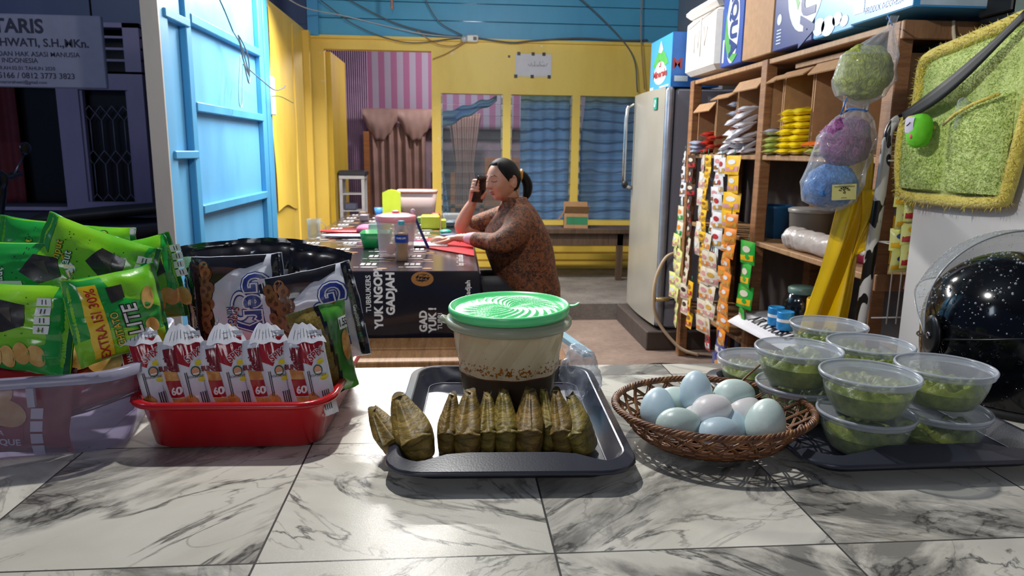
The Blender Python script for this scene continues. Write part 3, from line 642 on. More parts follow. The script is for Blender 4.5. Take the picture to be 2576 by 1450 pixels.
WF = foil('white_foil', '#dcdde6'); SRED = foil('pack_red', '#a5121c'); NOOD = mat('noodle_print', '#b5702a', .35, 0, 70, c2='#d9a45c', coat=.3); CRM = foil('faded_crimson', '#7e1a22'); YD = foil('yellow_dot', '#e6cf2a'); GRN = mat('green_print', '#1d5a35', .4)
def spix(i, c, x, z, kind, w, h, seed):
    M = orientz(c, x, z); S = bag_fn(w, h, .016, seed, .8, .93, M, waist=.02); mb = MB()
    sc = (w/2, h/2); P = lambda o=.0005: (lambda a, q: S(a/sc[0], q/sc[1], -1, o+.0007))
    bag_mesh(mb, S, WF, WF, 16, 34)
    Z = lambda pts, m: mb.poly(pts, lambda x, y: S(x, y, -1, .0006), m, .08)
    if kind: Z([(-.97, .38), (-.6, .30), (-.2, .22), (.1, .40), (.55, .52), (.9, .66), (.85, .86), (-.97, .86)], SRED)
    else: Z([(.0, .80), (.97, .80), (.97, .2), (.45, .24), (.1, .55)], CRM)
    W2, H2 = w/2, h/2
    if kind:
        outlined(mb, 'SPIX', S, .0125, (W2*.25, H2*.46), .45, SRED, WHITE, .03, .06, .9, sc=sc, off=.001)
        mb.disc((W2*.15, H2*.1), .0062, .0072, P(.0008), GRN); mb.disc((W2*.15, H2*.1), .0048, .0056, P(.0013), mat('peach_print', '#d79a78', .5)); mb.rect(W2*.15-.004, H2*.1-.004, W2*.15+.004, H2*.1-.0022, P(.0018), WHITE)
        mb.disc((W2*.45, H2*.28), .0048, .0035, P(.0008), YD, rot=.3); mb.disc((W2*.5, -H2*.09), .0062, .0036, P(.0008), YD, rot=.2)
        mb.text('SOA281023', P(.0008), BLACK, .0045, (W2*.1, -H2*.02), -.1, 0, 1)
        for k in range(2): mb.rect(-W2*.62+k*.0022, -H2*.45, -W2*.62+k*.0022+.0009, H2*.12, P(.0008), BLACK, .01)
        for k in range(4): mb.rect(W2*.10+k*.0028, -H2*.85, W2*.10+k*.0028+.0011, -H2*.38, P(.0008), BLACK, .01)
        mb.poly([(-W2*.95, -H2*.44), (-W2*.5, -H2*.36), (-W2*.15, -H2*.52), (-W2*.1, -H2*.78), (-W2*.9, -H2*.74)], P(.0007), NOOD, .008)
        mb.poly([(-W2*.95, -H2*.74), (-W2*.05, -H2*.76), (0, -H2*.98), (-W2*.9, -H2*.98)], P(.0011), SRED, .008)
        mb.text('g', P(.0017), WHITE, .012, (-W2*.25, -H2*.87), 0, .03, 1)
        for k in range(4): mb.rect(-W2*.7+k*.008, H2*.87, -W2*.7+k*.008+.006, H2*.885, P(.0008), BLACK, .01)
    else:
        mb.text('KAM', P(.0008), CRM, .0085, (W2*.35, H2*.47), -1.2, .04, 1); mb.text('BUNG', P(.0008), CRM, .0095, (W2*.1, H2*.34), -.1, .04, 1)
        mb.poly([(-W2*.25, H2*.30), (W2*.85, H2*.22), (W2*.9, -H2*.02), (-W2*.2, H2*.05)], P(.0006), NOOD, .008)
        mb.poly([(-W2*.22, H2*.06), (W2*.9, -H2*.0), (W2*.92, -H2*.42), (-W2*.12, -H2*.36)], P(.001), SRED, .008)
        mb.text('60', P(.0016), WHITE, .014, (W2*.5, -H2*.24), -.1, .04, 1)
        mb.poly([(-W2*.12, -H2*.38), (W2*.92, -H2*.44), (W2*.92, -H2*.85), (W2*.1, -H2*.88)], P(.0006), NOOD, .008)
        mb.rect(-W2*.8, -H2*.6, -W2*.76, H2*.4, P(.0008), BLACK, .01)
    # folded top flap
    if kind:
        def cap(u, v): a = (u-.5)*2; return M @ Vector((a*w*.66*(1-.50*v**1.5)-.003+.002*v, -.0045-.004*(1-v)*(1-a*a)+.010*v, h*.375+.026*v*(1-.10*a*a)-.004*a+.0015*sin(a*8+seed)))
        mb.grid(cap, 14, 8, WF)
        for k in range(8): mb.grid(lambda u, v: cap(.14+k*.10+u*.010, .25+v*.45)+Vector((0, -.0006, .0003)), 1, 3, BLACK)
    lab = ('white and red noodle snack pack, %s in the red basin row' if kind else 'noodle snack pack with red 60 block, %s in the red basin row') % i
    return tag(mb.build('snack_pack'), lab, 'snack pack', 'noodle snack packs in a row in the red basin')
ords = ['leftmost', 'second from left', 'third from left', 'fourth from left', 'fifth from left', 'fourth from right', 'third from right', 'second from right', 'rightmost']
for i in range(9):
    k = 1-i % 2; j = i//2
    if k: cx, cy, w_, h_, rot, cz = -.403+.0545*j, .958, .038, .120, .28, .897
    else: cx, cy, w_, h_, rot, cz = -.403+.0545*(j+1)-.0275, .955, .032, .112, -.30, .890
    if i == 8: cx -= .003
    spix(ords[i], (cx, cy, cz), (1, rot, 0), (-.24+.020*j if i != 8 else -.20, .14, 1), k, w_, h_, 20+i)

# ring cereal bags (their long edge runs up and down, the print reads downwards)
BLKF = foil('black_foil', '#15131a', .2); BRN = mat('cocoa_print', '#3a221a', .3, .2, 40, coat=.4); NAVY = mat('navy_print', '#1f2f86', .35); RING = mat('ring_print', '#8a5a35', .35, .2, 50, coat=.3); RIN2 = mat('ring_hole_print', '#5b3620', .35); DRED = mat('dark_red_print', '#7c1f2a', .35); LGB = foil('pearl_foil', '#d7d9e4')
def gery(label, M, w, h, d, seed, full=True):
    S = bag_fn(w, h, d, seed, .9, .9, M, waist=.03); mb = MB()
    bag_mesh(mb, S, LGB, BLKF, 34, 40, edge=BLKF)
    Z = lambda pts, m, o=.0003: mb.poly(pts, lambda x, y: S(x, y, -1, o+.0004), m, .06)
    Z([(-.97, -.84), (.97, -.84), (.97, -.10), (.45, -.32), (.0, -.38), (-.45, -.30), (-.72, .1), (-.84, .5), (-.97, .7)], BRN)
    Z([(-.99, -.84), (-.86, -.84), (-.74, .3), (-.86, .66), (-.99, .7)], BLKF, .0005); Z([(-.98, .80), (.98, .80), (.98, .985), (-.98, .985)], BLKF, .0005)
    sc = (w/2, h/2); P = lambda o=.0006: (lambda a, q: S(a/sc[0], q/sc[1], -1, o+.0007)); W2, H2 = w/2, h/2
    rr = random.Random(5)
    for k in range(34):
        u = -.78+1.55*((k*.618) % 1); v = -.80+.40*rr.random(); r = .0088+.002*rr.random(); o = .0006+.00006*k
        mb.disc((u*W2, v*H2), r, r*.85, P(o), RING, 14); mb.disc((u*W2, v*H2), r*.38, r*.3, P(o+.0004), RIN2, 10)
    mb.disc((.62*W2, -.15*H2), .011, .010, P(.001), RING, 14); mb.disc((.62*W2, -.15*H2), .004, .0035, P(.0015), RIN2, 10)
    for a, q in ((.3, -.28), (.36, -.31), (.55, -.36), (.5, -.27), (.68, -.3)): mb.disc((a*W2, q*H2), .0028, .002, P(.0012), WHITE, 8)
    mb.poly([(-.1*W2, -.12*H2), (.72*W2, .02*H2), (.85*W2, .1*H2), (.2*W2, -.06*H2)], P(.001), YLW, .01)
    T = lambda t, s, at, c, c2, b_, g, sx=1.0, o=.001, sh=0: outlined(mb, t, S, s, at, 0, c, c2, b_, g, sx, sc=sc, off=o, shear=sh)
    mb.text('Gery', P(.0012), NAVY, .050, (-.02*W2, .48*H2), 0, .105, .008, .86, 1.12); mb.text('Gery', P(.0018), WHITE, .050, (-.02*W2, .48*H2), 0, .07, .008, .86, 1.12); mb.text('Gery', P(.0025), NAVY, .050, (-.02*W2, .48*H2), 0, .022, .008, .86, 1.12)
    for o, c, r0, r1 in ((.0011, NAVY, .020, .0125), (.0017, WHITE, .0182, .0143)):   # the loop under the name
        n = 24
        for k in range(n):
            a0, a1 = 2*pi*k/n, 2*pi*(k+1)/n; f = lambda a, r: (.02*W2+r*1.25*cos(a), .20*H2+r*.8*sin(a))
            mb.poly([f(a0, r1), f(a0, r0), f(a1, r0), f(a1, r1)], P(o), c, .01)
    T('Snack Sereal', .0165, (.52*W2, .10*H2), DRED, WHITE, .012, .03, .9, .0014, .25); T('RING', .0125, (.20*W2, -.02*H2), NAVY, WHITE, .02, .03, .9, .0014)
    mb.poly([(.48*W2, -.88*H2), (.95*W2, -.70*H2), (.95*W2, -.56*H2), (.48*W2, -.72*H2)], P(.0038), BRN, .01); mb.text('COKELAT', P(.0044), WHITE, .010, (.72*W2, -.72*H2), .22, .03, 1, .8)
    mb.text('Garudafood', P(.0010), WHITE, .007, (.15*W2, .87*H2), 0, .01, 1)
    return tag(mb.build('cereal_bag'), label, 'snack bag', 'cereal ring bags in the red basin')
DN = (0, 0, -1)
gery('cereal ring bag standing in the red basin, front left of the pair showing its name', orient((-.338, 1.125, .960), (.05, -.12, -1), (1, -.12, .05)), .155, .160, .045, 31)
gery('cereal ring bag leaning right in the red basin, front right of the pair', orient((-.213, 1.095, .945), (.22, -.12, -1), (1, .05, .16)), .150, .145, .045, 32)
gery('cereal ring bag seen edge on at the far left of the red basin', orient((-.405, 1.16, .955), (.05, .0, -1), (.25, -1, .05)), .15, .13, .03, 33)
def blackbag(label, c, x, z, w, h, seed):
    S = bag_fn(w, h, .035, seed, 1.3, .82, orient(c, x, z), waist=.05); mb = MB()
    bag_mesh(mb, S, BLKF, BLKF, 24, 26, edge=BLKF, colfn=lambda u, v: (BLKF if v > .15+.3*u*u else (LGB if abs(u) < .75 and v > -.2 else BRN)))
    P = lambda o=.0008: (lambda a, q: S(a, q, -1, o+.0007)); rr = random.Random(seed)
    for k in range(12): mb.disc((.3+.6*rr.random(), -.9+.9*rr.random()), .12, .13, P(.0007+.0001*k), RING, 10)
    return tag(mb.build('cereal_bag'), label, 'snack bag', 'cereal ring bags in the red basin')
blackbag('black topped cereal bag rising behind the left cereal bag', (-.375, 1.195, .985), (1, .15, .08), (-.05, .2, 1), .125, .13, 41)
blackbag('black topped cereal bag with the highest peak, middle of the back row', (-.302, 1.20, .987), (1, -.1, 0), (.03, .2, 1), .115, .135, 42)
blackbag('black topped cereal bag at the right end of the back row', (-.228, 1.19, .975), (1, .2, -.2), (.12, .2, 1), .10, .135, 43)
# instant noodle bag at the right end of the basin
GOLD = mat('gold_mesh_foil', '#7d6a2a', .4, .3, 300, .2, 300, coat=.3); NG = mat('noodle_green', '#4f9a35', .25, 0, 14, .3, 45, c2='#2d6a2c', coat=.6)
Mn = orient((-.186, 1.010, .914), (.80, .60, .12), (.10, .15, 1)); S = bag_fn(.090, .135, .032, 51, 1, .92, Mn); mb = MB()
bag_mesh(mb, S, GOLD, GOLD, 26, 30, colfn=lambda u, v: NG if u > .25-.2*v else (BLKF if u > .12-.2*v else None), edge=DKG)
P = lambda o=.0007: (lambda a, q: S(a, q, -1, o+.0007))
mb.poly([(-.52, -.45), (-.12, -.45), (-.12, .25), (-.52, .25)], P(.0008), WHITE, .2)
for k in range(16): mb.rect(-.48, -.40+k*.036, -.2, -.40+k*.036+(.010 if k % 3 else .02), P(.0014), BLACK, .5)
mb.disc((.72, .05), .2, .34, P(.0008), NOOD); mb.rect(.55, .42, .92, .68, P(.0008), WHITE, .2); mb.text('1.55', P(.0014), BLACK, .22, (.73, .55), 0, .02, .3)
tag(mb.build('noodle_bag'), 'green and gold instant noodle bag with barcode leaning in the right of the red basin', 'noodle bag')

# ------------------------------------------------------------------ serving trays
def tray_mat():
    m, nt, b, out = nodes('grey_tray_plastic'); b.inputs['Base Color'].default_value = C('#4a4b57'); b.inputs['Roughness'].default_value = .34
    br = tex(nt, 'Brick', 1.0); 
    mp = [n for n in nt.nodes if n.type == 'TEX_COORD'][0]; rot = nt.nodes.new('ShaderNodeMapping'); rot.inputs['Rotation'].default_value = (0, 0, .785); nt.links.new(mp.outputs['Object'], rot.inputs[0]); nt.links.new(rot.outputs[0], br.inputs['Vector'])
    br.inputs['Scale'].default_value = 58; br.inputs['Mortar Size'].default_value = .05; br.inputs['Color1'].default_value = (1, 1, 1, 1); br.inputs['Color2'].default_value = (.8, .8, .8, 1); br.inputs['Mortar'].default_value = (0, 0, 0, 1)
    bump(nt, b, br.outputs['Color'], .8, .0015); return m
TRF = tray_mat(); TRP = mat('tray_plastic', '#33343f', .30, .06, 10, .05, 400); TRL = mat('tray_pale_edge', '#a9aab4', .35)
def tray(label, c, w, d, rz, group=None):
    t = thing('serving_tray', label, 'tray', (*c, .8006), group, rz)
    def hump(amt, inner):      # the raised grip lips at the two short ends
        def f(x, y, z):
            k = max(0, min(1, (.112-abs(x))/.040))
            return [x, y-math.copysign(inner*k, y), z+amt*k] if abs(y) > d/2-.045 else [x, y, z]
        return f
    b = MB(); H_ = hump(.0055, .014)
    L = [rring(w-.085, d-.09, .02, .0005), rring(w-.062, d-.064, .03, .004), rring(w-.036, d-.050, .038, .0250), rring(w-.006, d-.006, .046, .0215), rring(w, d, .048, .0220), rring(w-.001, d-.001, .048, .0255), rring(w-.004, d-.004, .047, .0272), rring(w-.026, d-.042, .038, .0312, mod=H_), rring(w-.030, d-.046, .036, .0303, mod=H_), rring(w-.056, d-.072, .028, .0085), rring(w-.064, d-.080, .024, .0060)]
    for i in ((0, 1, 2), (2, 3), (3, 4, 5, 6), (6, 7), (7, 8), (8, 9, 10)): b.loft([L[k] for k in i], TRP, i[0] == 0, False)
    b.build('rim', t)
    b = MB(); b.loft([rring(w-.064, d-.080, .024, .0060), rring(w-.078, d-.094, .02, .0058)], TRP, False, False); b.loft([rring(w-.078, d-.094, .02, .0058), rring(w-.3, d-.34, .01, .0058)], TRF, False, True, False); b.build('base', t)
    b = MB(); b.tube([(p[0], p[1], p[2]) for p in rring(w-.0630, d-.0790, .024, .0072)], .0007, TRL, 5, closed=True); b.build('inner_edge', t)  # thin pale line along the inner floor edge
    return t
tray('dark grey serving tray under the sauce container and leaf parcels', (.077, 1.000), .312, .430, radians(-2.2))
tray('dark grey serving tray under the stacked green food tubs', (.610, .982), .358, .402, radians(.8))

# ------------------------------------------------------------------ sauce container with green lid
def stains(nt, b, f):
    tc = nt.nodes.new('ShaderNodeTexCoord'); sp = nt.nodes.new('ShaderNodeSeparateXYZ'); nt.links.new(tc.outputs['Object'], sp.inputs[0])
    band = ramp(nt, sp.outputs[2], [(.070, (0, 0, 0)), (.078, (1, 1, 1)), (.088, (.9, .9, .9)), (.098, (.15, .15, .15)), (.16, (.36, .36, .36))])
    at = math_(nt, 'ARCTAN2', sp.outputs[1], sp.outputs[0]); sw = math_(nt, 'POWER', math_(nt, 'ABSOLUTE', math_(nt, 'SINE', math_(nt, 'MULTIPLY', math_(nt, 'ADD', at, math_(nt, 'MULTIPLY', sp.outputs[2], -9.0)), 9.0))), .35)
    bump(nt, b, sw, .35, .002)
    n = tex(nt, 'Noise', 210, Detail=4, Roughness=.62); n2 = tex(nt, 'Noise', 22, Detail=2)
    thr = math_(nt, 'SUBTRACT', .80, math_(nt, 'ADD', math_(nt, 'MULTIPLY', band, .215), math_(nt, 'MULTIPLY', n2.outputs[0], .12)))
    mk = math_(nt, 'GREATER_THAN', n.outputs[0], thr)
    k = tex(nt, 'Noise', 60)
    nt.links.new(mixcol(nt, mk, C('#d9c49c'), ramp(nt, k.outputs[0], [(.4, C('#b8731c')), (.6, C('#74300c'))])), b.inputs['Base Color'])
    wet = math_(nt, 'GREATER_THAN', sp.outputs[2], .0715); dry = math_(nt, 'MULTIPLY', wet, math_(nt, 'ADD', .42, math_(nt, 'MULTIPLY', n2.outputs[0], .40)))
    return math_(nt, 'ADD', dry, math_(nt, 'MULTIPLY', math_(nt, 'ADD', f, math_(nt, 'MULTIPLY', mk, .6)), math_(nt, 'ADD', math_(nt, 'MULTIPLY', wet, .8), .15)))
TUBP = thin('sauce_tub_plastic', '#f8f4e6', '#ece4c4', .40, .22, .45, stain=stains)
CX, CY = .0825, 1.045
sc_ = thing('sauce_container', 'tall clear twisted rib container half full of dark brown sauce with green lid', 'container', (CX, CY, .8070))
def prof_r(z): return .064+.0185*(z/.135)**.8
tw = lambda g, i, z: 1+.017*math.copysign(abs(cos(9*(g-z*9)))**.5, cos(9*(g-z*9)))*min(1, z/.01)*max(0, min(1, (.137-z)/.01))
b = MB(); b.lathe([(.05, 0), (.060, .0005), (.0635, .004)]+[(prof_r(z), z) for z in [.008+.0065*i for i in range(20)]]+[(.0835, .136), (.0845, .150)], TUBP, 144, mod=tw, capb=True); b.build('body', sc_)
b = MB(); RIMP = thin('tub_rim_plastic', '#e4e8da', '#c4ccb8', .45, .25, .4); b.lathe([(.0845, .136), (.0925, .137), (.0945, .141), (.0945, .147), (.092, .149), (.0855, .150), (.0855, .160), (.084, .160)], RIMP, 72)
b.limb([(-.090, -.01, .143), (-.099, 0, .146), (-.090, .012, .143)], [(.004, .004), (.005, .006), (.004, .004)], RIMP, 8); b.build('rim', sc_)
SAU = mat('dark_sauce', '#26100c', .2, .25, 14, coat=.3); b = MB()
b.lathe([(.02, .003), (.0615, .004)]+[(prof_r(z)-.0022, z) for z in [.008+.0065*i for i in range(10)]]+[(prof_r(.071)-.0022, .0705)], SAU, 72, mod=lambda g, i, z: 1+.006*cos(9*(g+z*7)), capb=True)
b.lathe([(prof_r(.071)-.0020, .0705), (.0, .0712)], mat('sauce_oil', '#6b1d0a', .12, .2, 20), 72); b.lathe([(prof_r(.071)-.0016, .0690), (prof_r(.071)-.0013, .0722)], mat('sauce_oil', '#6b1d0a', .12), 72); b.build('sauce', sc_)
GLID = mat('mint_lid', '#66e893', .28, .04, 10, coat=.3, c2=None); lid = thing('lid', None, None); lid.parent = sc_
lid.location = (0.000, -.002, .164); lid.rotation_euler = (radians(1), radians(-1.2), 0)
b = MB(); b.lathe([(.0835, -.010), (.089, -.009), (.0905, -.004), (.0905, .002), (.089, .0045), (.0865, .0045), (.085, .0010), (.080, -.0020)], GLID, 96, mod=lambda g, i, z: 1+(.006*cos(40*g) if i < 1 else 0))
def swirl(u, v):
    r = .080*(1-v)+.0005; g = 2*pi*u; ph = 22*(g+(1-v)*1.5); h = -.002+.0045*v*(1-v)*2.2+.0030*(1-abs(cos(ph/2)))**.8*min(1, v*5)*min(1, (1-v)*3)
    return Vector((r*cos(g), r*sin(g), h))
b.grid(swirl, 320, 24, GLID); o = b.build('lid_disc'); o.parent = lid
b = MB(); b.limb([(.088, -.004, 0), (.098, -.006, .001), (.105, -.004, .004)], [(.005, .0015), (.006, .0012), (.004, .001)], GLID, 8); o = b.build('lid_tab'); o.parent = lid
# leaf wrapped parcels
def leaf_mat():
    m, nt, b, out = nodes('banana_leaf'); n = tex(nt, 'Noise', 26, (1, 1, 1.6), Detail=7, Roughness=.65, Distortion=.8); g = tex(nt, 'Wave', 34, (.5, .5, 1), bands_direction='Z', Distortion=14, Detail=4)
    c = ramp(nt, n.outputs[0], [(.3, C('#4a3c1a')), (.45, C('#7c6a2e')), (.56, C('#a08640')), (.70, C('#c2a870'))])
    oi = nt.nodes.new('ShaderNodeObjectInfo'); tone = ramp(nt, oi.outputs['Random'], [(.0, (.78, .66, .52)), (.35, (1.0, .93, .80)), (.7, (.92, 1.0, .70)), (1.0, (1.0, .84, .62))])
    nt.links.new(mixcol(nt, 1.0, mixcol(nt, math_(nt, 'MULTIPLY', ramp(nt, g.outputs[0], [(.1, (1, 1, 1)), (.35, (0, 0, 0))]), .5), c, C('#4d421f')), tone, 'MULTIPLY'), b.inputs['Base Color'])
    b.inputs['Roughness'].default_value = .5; fn_ = tex(nt, 'Noise', 90, (1, 1, 3.5), Detail=5, Distortion=1.2); bump(nt, b, fn_.outputs[0], .6, .002); return m
LEAF = leaf_mat(); LEAFD = mat('leaf_fold_inside', '#4a3c1c', .6, .3, 40)
def parcel(i, x, w, h, dep, lean, turn, y=.905, seed=0):
    rr = random.Random(seed); mb = MB(); N = 30
    rings = []; N = 36
    def side(t):       # half width, front y, back y of the folded packet at height t
        k = min(1, t/.10)**.5; q = max(0, (t-.54)/.46)
        hw = w/2*(.80+.20*sin(min(1, t/.4)*pi/2))*(1-.66*q**1.15)
        yf = -dep/2*(.80+.20*k)+(dep*.80)*q**.9; yb = dep*.42*(.6+.4*k)+.008*q
        return hw, yf, yb
    for j in range(27):
        t = j/26; z = h*t; hw, yf, yb = side(t); ring = []
        for a in range(N):
            g = 2*pi*a/N; cx, cy = cos(g), sin(g)
            px = hw*math.copysign(abs(cx)**.75, cx); m_ = (yf+yb)/2; py = m_+(yb-yf)/2*math.copysign(abs(cy)**.8, cy)
            n1 = noise.noise(Vector((cx*1.6+seed*3, cy*1.6, t*3))); n2 = noise.noise(Vector((cx*6+seed, cy*6, t*13)))
            crease = -.0016*exp(-((cx/.12)**2)) if (cy < 0 and t > .52) else 0
            ring.append(Vector((px*(1+.10*n1+.03*n2), py+.0022*n1+.0011*n2-crease*1.2, z+.0025*n1*(t > .3))))
        rings.append(ring)
    mb.loft(rings, LEAF)
    # lip of the front fold and the curled open tip
    hw, yf, yb = side(.5)
    def lip(u, v):
        a = (u-.5)*2; t = .47+.07*(1-abs(a))+.05*v; hw_, yf_, _ = side(t)
        return Vector((a*hw_*.80, yf_-.0012-.003*(1-abs(a))*(1-v)*(1+.5*sin(seed))-.0015*sin(v*pi), h*(t+.01*sin(a*7+seed))))
    mb.grid(lip, 12, 5, LEAF)
    def flap(u, v):
        t = .52+.44*v; hw_, yf_, _ = side(t); a = -.85+1.0*u*(1-.15*v); return Vector((a*hw_*.9, yf_-.0010-.0012*sin(u*pi)-.0014*u, h*t+.002*sin(u*5+seed)))
    mb.grid(flap, 8, 12, LEAF)
    hw, yf, yb = side(1.0); yc = (yf+yb)/2
    tip = [Vector((hw*1.12*cos(g), yc+(yb-yf)*.50*sin(g), h*1.02+.002*sin(2*g+seed))) for g in [2*pi*k/16 for k in range(16)]]
    mb.loft([[Vector((p.x, p.y, h*.93)) for p in tip], tip, [Vector((p.x*.6, yc+(p.y-yc)*.6, h*.95)) for p in tip]], LEAFD, False, True)
    o = mb.build('leaf_parcel'); o.location = (x, y, .8068+.0015); o.rotation_euler = (radians(rr.uniform(-3, 3)), lean, turn)
    wh = ['leftmost and leaning back behind its neighbour', 'second from left, the broadest', 'third from left, slim', 'fourth from left', 'fifth from left, slim with olive green sides', 'sixth from left, with a pale curled tip', 'seventh from left, tall with a torn fold', 'eighth from left, slimmest of the row', 'ninth from left, leaning left', 'rightmost and leaning furthest left'][i]
    return tag(o, 'brown banana leaf parcel on the tray, %s' % wh, 'leaf parcel', 'leaf parcels in a row on the tray')
pp = [(-.078, .036, .055, .060, -.42, .35, .905), (-.046, .050, .072, .076, -.30, .22, .893), (-.008, .030, .066, .058, .06, -.1, .905), (.0175, .040, .071, .072, .04, -.05, .898), (.0435, .028, .067, .060, .03, 0, .903), (.0685, .034, .070, .064, -.02, 0, .9), (.099, .040, .073, .070, .02, -.1, .895), (.1245, .024, .071, .054, .02, .1, .905), (.149, .034, .071, .064, -.20, -.15, .9), (.179, .034, .068, .068, -.46, -.35, .893)]
for i, (x, w_, h_, dp, ln, tn, yy) in enumerate(pp): parcel(i, x, w_, h_, dp, ln, tn, yy, 60+i)

# crumpled clear bag behind the container
PB = thin('clear_film', '#eef1f6', '#d5dae4', .16, .12, .45, bmp=.9, bs=45)
b = MB()
def crump(u, v):
    a = 2*pi*u; t = pi*v; p = Vector((sin(t)*cos(a), sin(t)*sin(a), cos(t))); n = .30+.45*noise.noise(p*1.3+Vector((3, 1, 7)))+.10*noise.noise(p*5)
    return Vector((.205+p.x*.036*(.55+n), 1.095+p.y*.045*(.55+n), .8495+max(-.040, p.z*.046*(.6+n*.8))))
b.grid(crump, 56, 36, PB); o = b.build('plastic_bag'); tag(o, 'crumpled clear plastic bag behind the sauce container at the tray edge', 'plastic bag')

# ------------------------------------------------------------------ wicker basket and eggs
WK = mat('wicker', '#7a4d2c', .45, 0, 40, .3, 300, c2='#5a3420', coat=.1); WKL = mat('wicker_light', '#96663c', .45, .15, 40, .2, 300)
bk = thing('wicker_basket', 'shallow oval brown wicker basket holding pale duck eggs', 'basket', (.360, .925, .8008))
def bell(s):   # 0 centre of base .. 1 rim
    if s < .3: return (s/.3*.60, 0.004)
    t = (s-.3)/.7; return (.60+.40*t**.85, .004+.049*t**1.25)
def bpt(a, s, dz=0, dr=0): r, z = bell(s); return Vector(((.136*r+dr)*cos(a), (.120*r+dr)*sin(a), z+dz))
b = MB()
for k in range(11):
    s = .12+k*.032; b.tube([bpt(2*pi*i/96, s, .0018*(1 if (i//2+k) % 2 else -1)+.001) for i in range(96)], .0019, WK, 5, closed=True)
for k in range(9):
    s = .47+k*.0205; b.tube([bpt(2*pi*i/120, s, 0, .0022*(1 if (i//3+k) % 2 else -1)) for i in range(120)], .0021, WKL if k % 3 == 0 else WK, 5, closed=True)
b.build('woven_base', bk)
b = MB()
for k in range(26):
    a0 = 2*pi*k/26
    for q in (-.018, .018):
        for sg_ in (1, -1):
            pts = []
            for i in range(13): t = i/12; pts.append(bpt(a0+q+sg_*.40*max(0, (t-.15)/.85)**1.2, .30+.70*t, 0, .001*sg_))
            b.tube(pts, .0014, WK if q < 0 else WKL, 5)
for k in range(20): a = 2*pi*k/20; b.tube([bpt(a, .05+.5*i/6, .003) for i in range(7)], .0017, WK, 5)
b.build('open_lattice', bk)
b = MB()
for k in range(5):
    b.tube([bpt(2*pi*i/200, 1.0, .0030*sin(i/200*2*pi*24+k*2*pi/5), .0034*cos(i/200*2*pi*24+k*2*pi/5)) for i in range(200)], .0021, WKL if k == 2 else WK, 6, closed=True)
for k in range(2): b.tube([bpt(2*pi*i/120, .84-.05*k, .0012*sin(i*1.3), 0) for i in range(120)], .0014, WK, 5, closed=True)
b.build('braided_rim', bk)
b = MB(); b.tube([(.058, .072, .050), (.085, .088, .066), (.110, .100, .080)], .0016, WK, 6); b.build('loose_cane', bk)
EB = mat('egg_blue', '#c2d9e4', .38, .04, 25, .1, 300, sss=.1); EG = mat('egg_pale_green', '#d0e2dc', .38, .04, 25, .1, 300, sss=.1); EW = mat('egg_white', '#f0ebea', .38, .03, 25, .1, 300, sss=.1); EV = mat('egg_grey_green', '#bccfca', .36, .05, 25, .1, 300, sss=.1)
def egg(lab, c, mt, axis, r=.0235, L=.031):
    mb = MB(); prof = []
    for j in range(1, 24):
        t = pi*j/24; z = -L*cos(t); prof.append((r*sin(t)*(1+.13*cos(t)*.8), z))
    mb.lathe(prof, mt, 32, capb=True, capt=True); o = mb.build('duck_egg'); o.location = c
    o.rotation_euler = Vector(axis).to_track_quat('Z', 'X').to_euler(); return tag(o, lab, 'egg', 'duck eggs in the wicker basket')
eggs = [('blue duck egg highest at the back left of the pile', 1750, 985, EB, (.1, .4, 1), .8795, 40),
 ('pale blue duck egg at the far left of the basket', 1655, 1028, EB, (.2, .5, .8), .858, 42),
 ('pale green egg tucked behind the leftmost blue egg', 1692, 1012, EG, (.8, .2, .3), .853, 38),
 ('grey green egg at the front left, largest in the front', 1705, 1070, EV, (1, -.1, .25), .852, 52),
 ('white egg near the centre of the basket', 1788, 1032, EW, (.9, .2, .2), .862, 44),
 ('white egg half hidden behind the front left grey green egg', 1757, 1055, EW, (.3, .2, .8), .850, 42),
 ('pale green oblong egg lying across the back right', 1848, 996, EG, (1, .1, .1), .879, 52),
 ('faintly pinkish white egg behind the large right egg', 1872, 1036, EW, (.8, .4, .2), .861, 40),
 ('light blue egg behind the small front egg', 1838, 1078, EB, (.4, .6, .5), .846, 42),
 ('small pale blue egg at the very front of the basket', 1805, 1092, EB, (.9, .0, .3), .848, 44),
 ('large pale green egg at the right end of the basket', 1926, 1065, EG, (.3, .3, 1), .854, 50)]
EGP = [(0.342, 0.945, 0.868, 0.0232), (0.289, 0.949, 0.842, 0.0242), (0.322, 0.985, 0.838, 0.0225), (0.302, 0.895, 0.838, 0.0238), (0.353, 0.909, 0.852, 0.023), (0.34, 0.923, 0.835, 0.022), (0.397, 0.941, 0.862, 0.0238), (0.405, 0.922, 0.845, 0.0225), (0.378, 0.9, 0.83, 0.0225), (0.351, 0.876, 0.832, 0.0228), (0.418, 0.881, 0.844, 0.0265)]
for (lab, px, py, mt_, ax, z, pxr), (ex, ey, ez, er) in zip(eggs, EGP): egg(lab, (ex, ey, ez), mt_, ax, er, er*1.27)

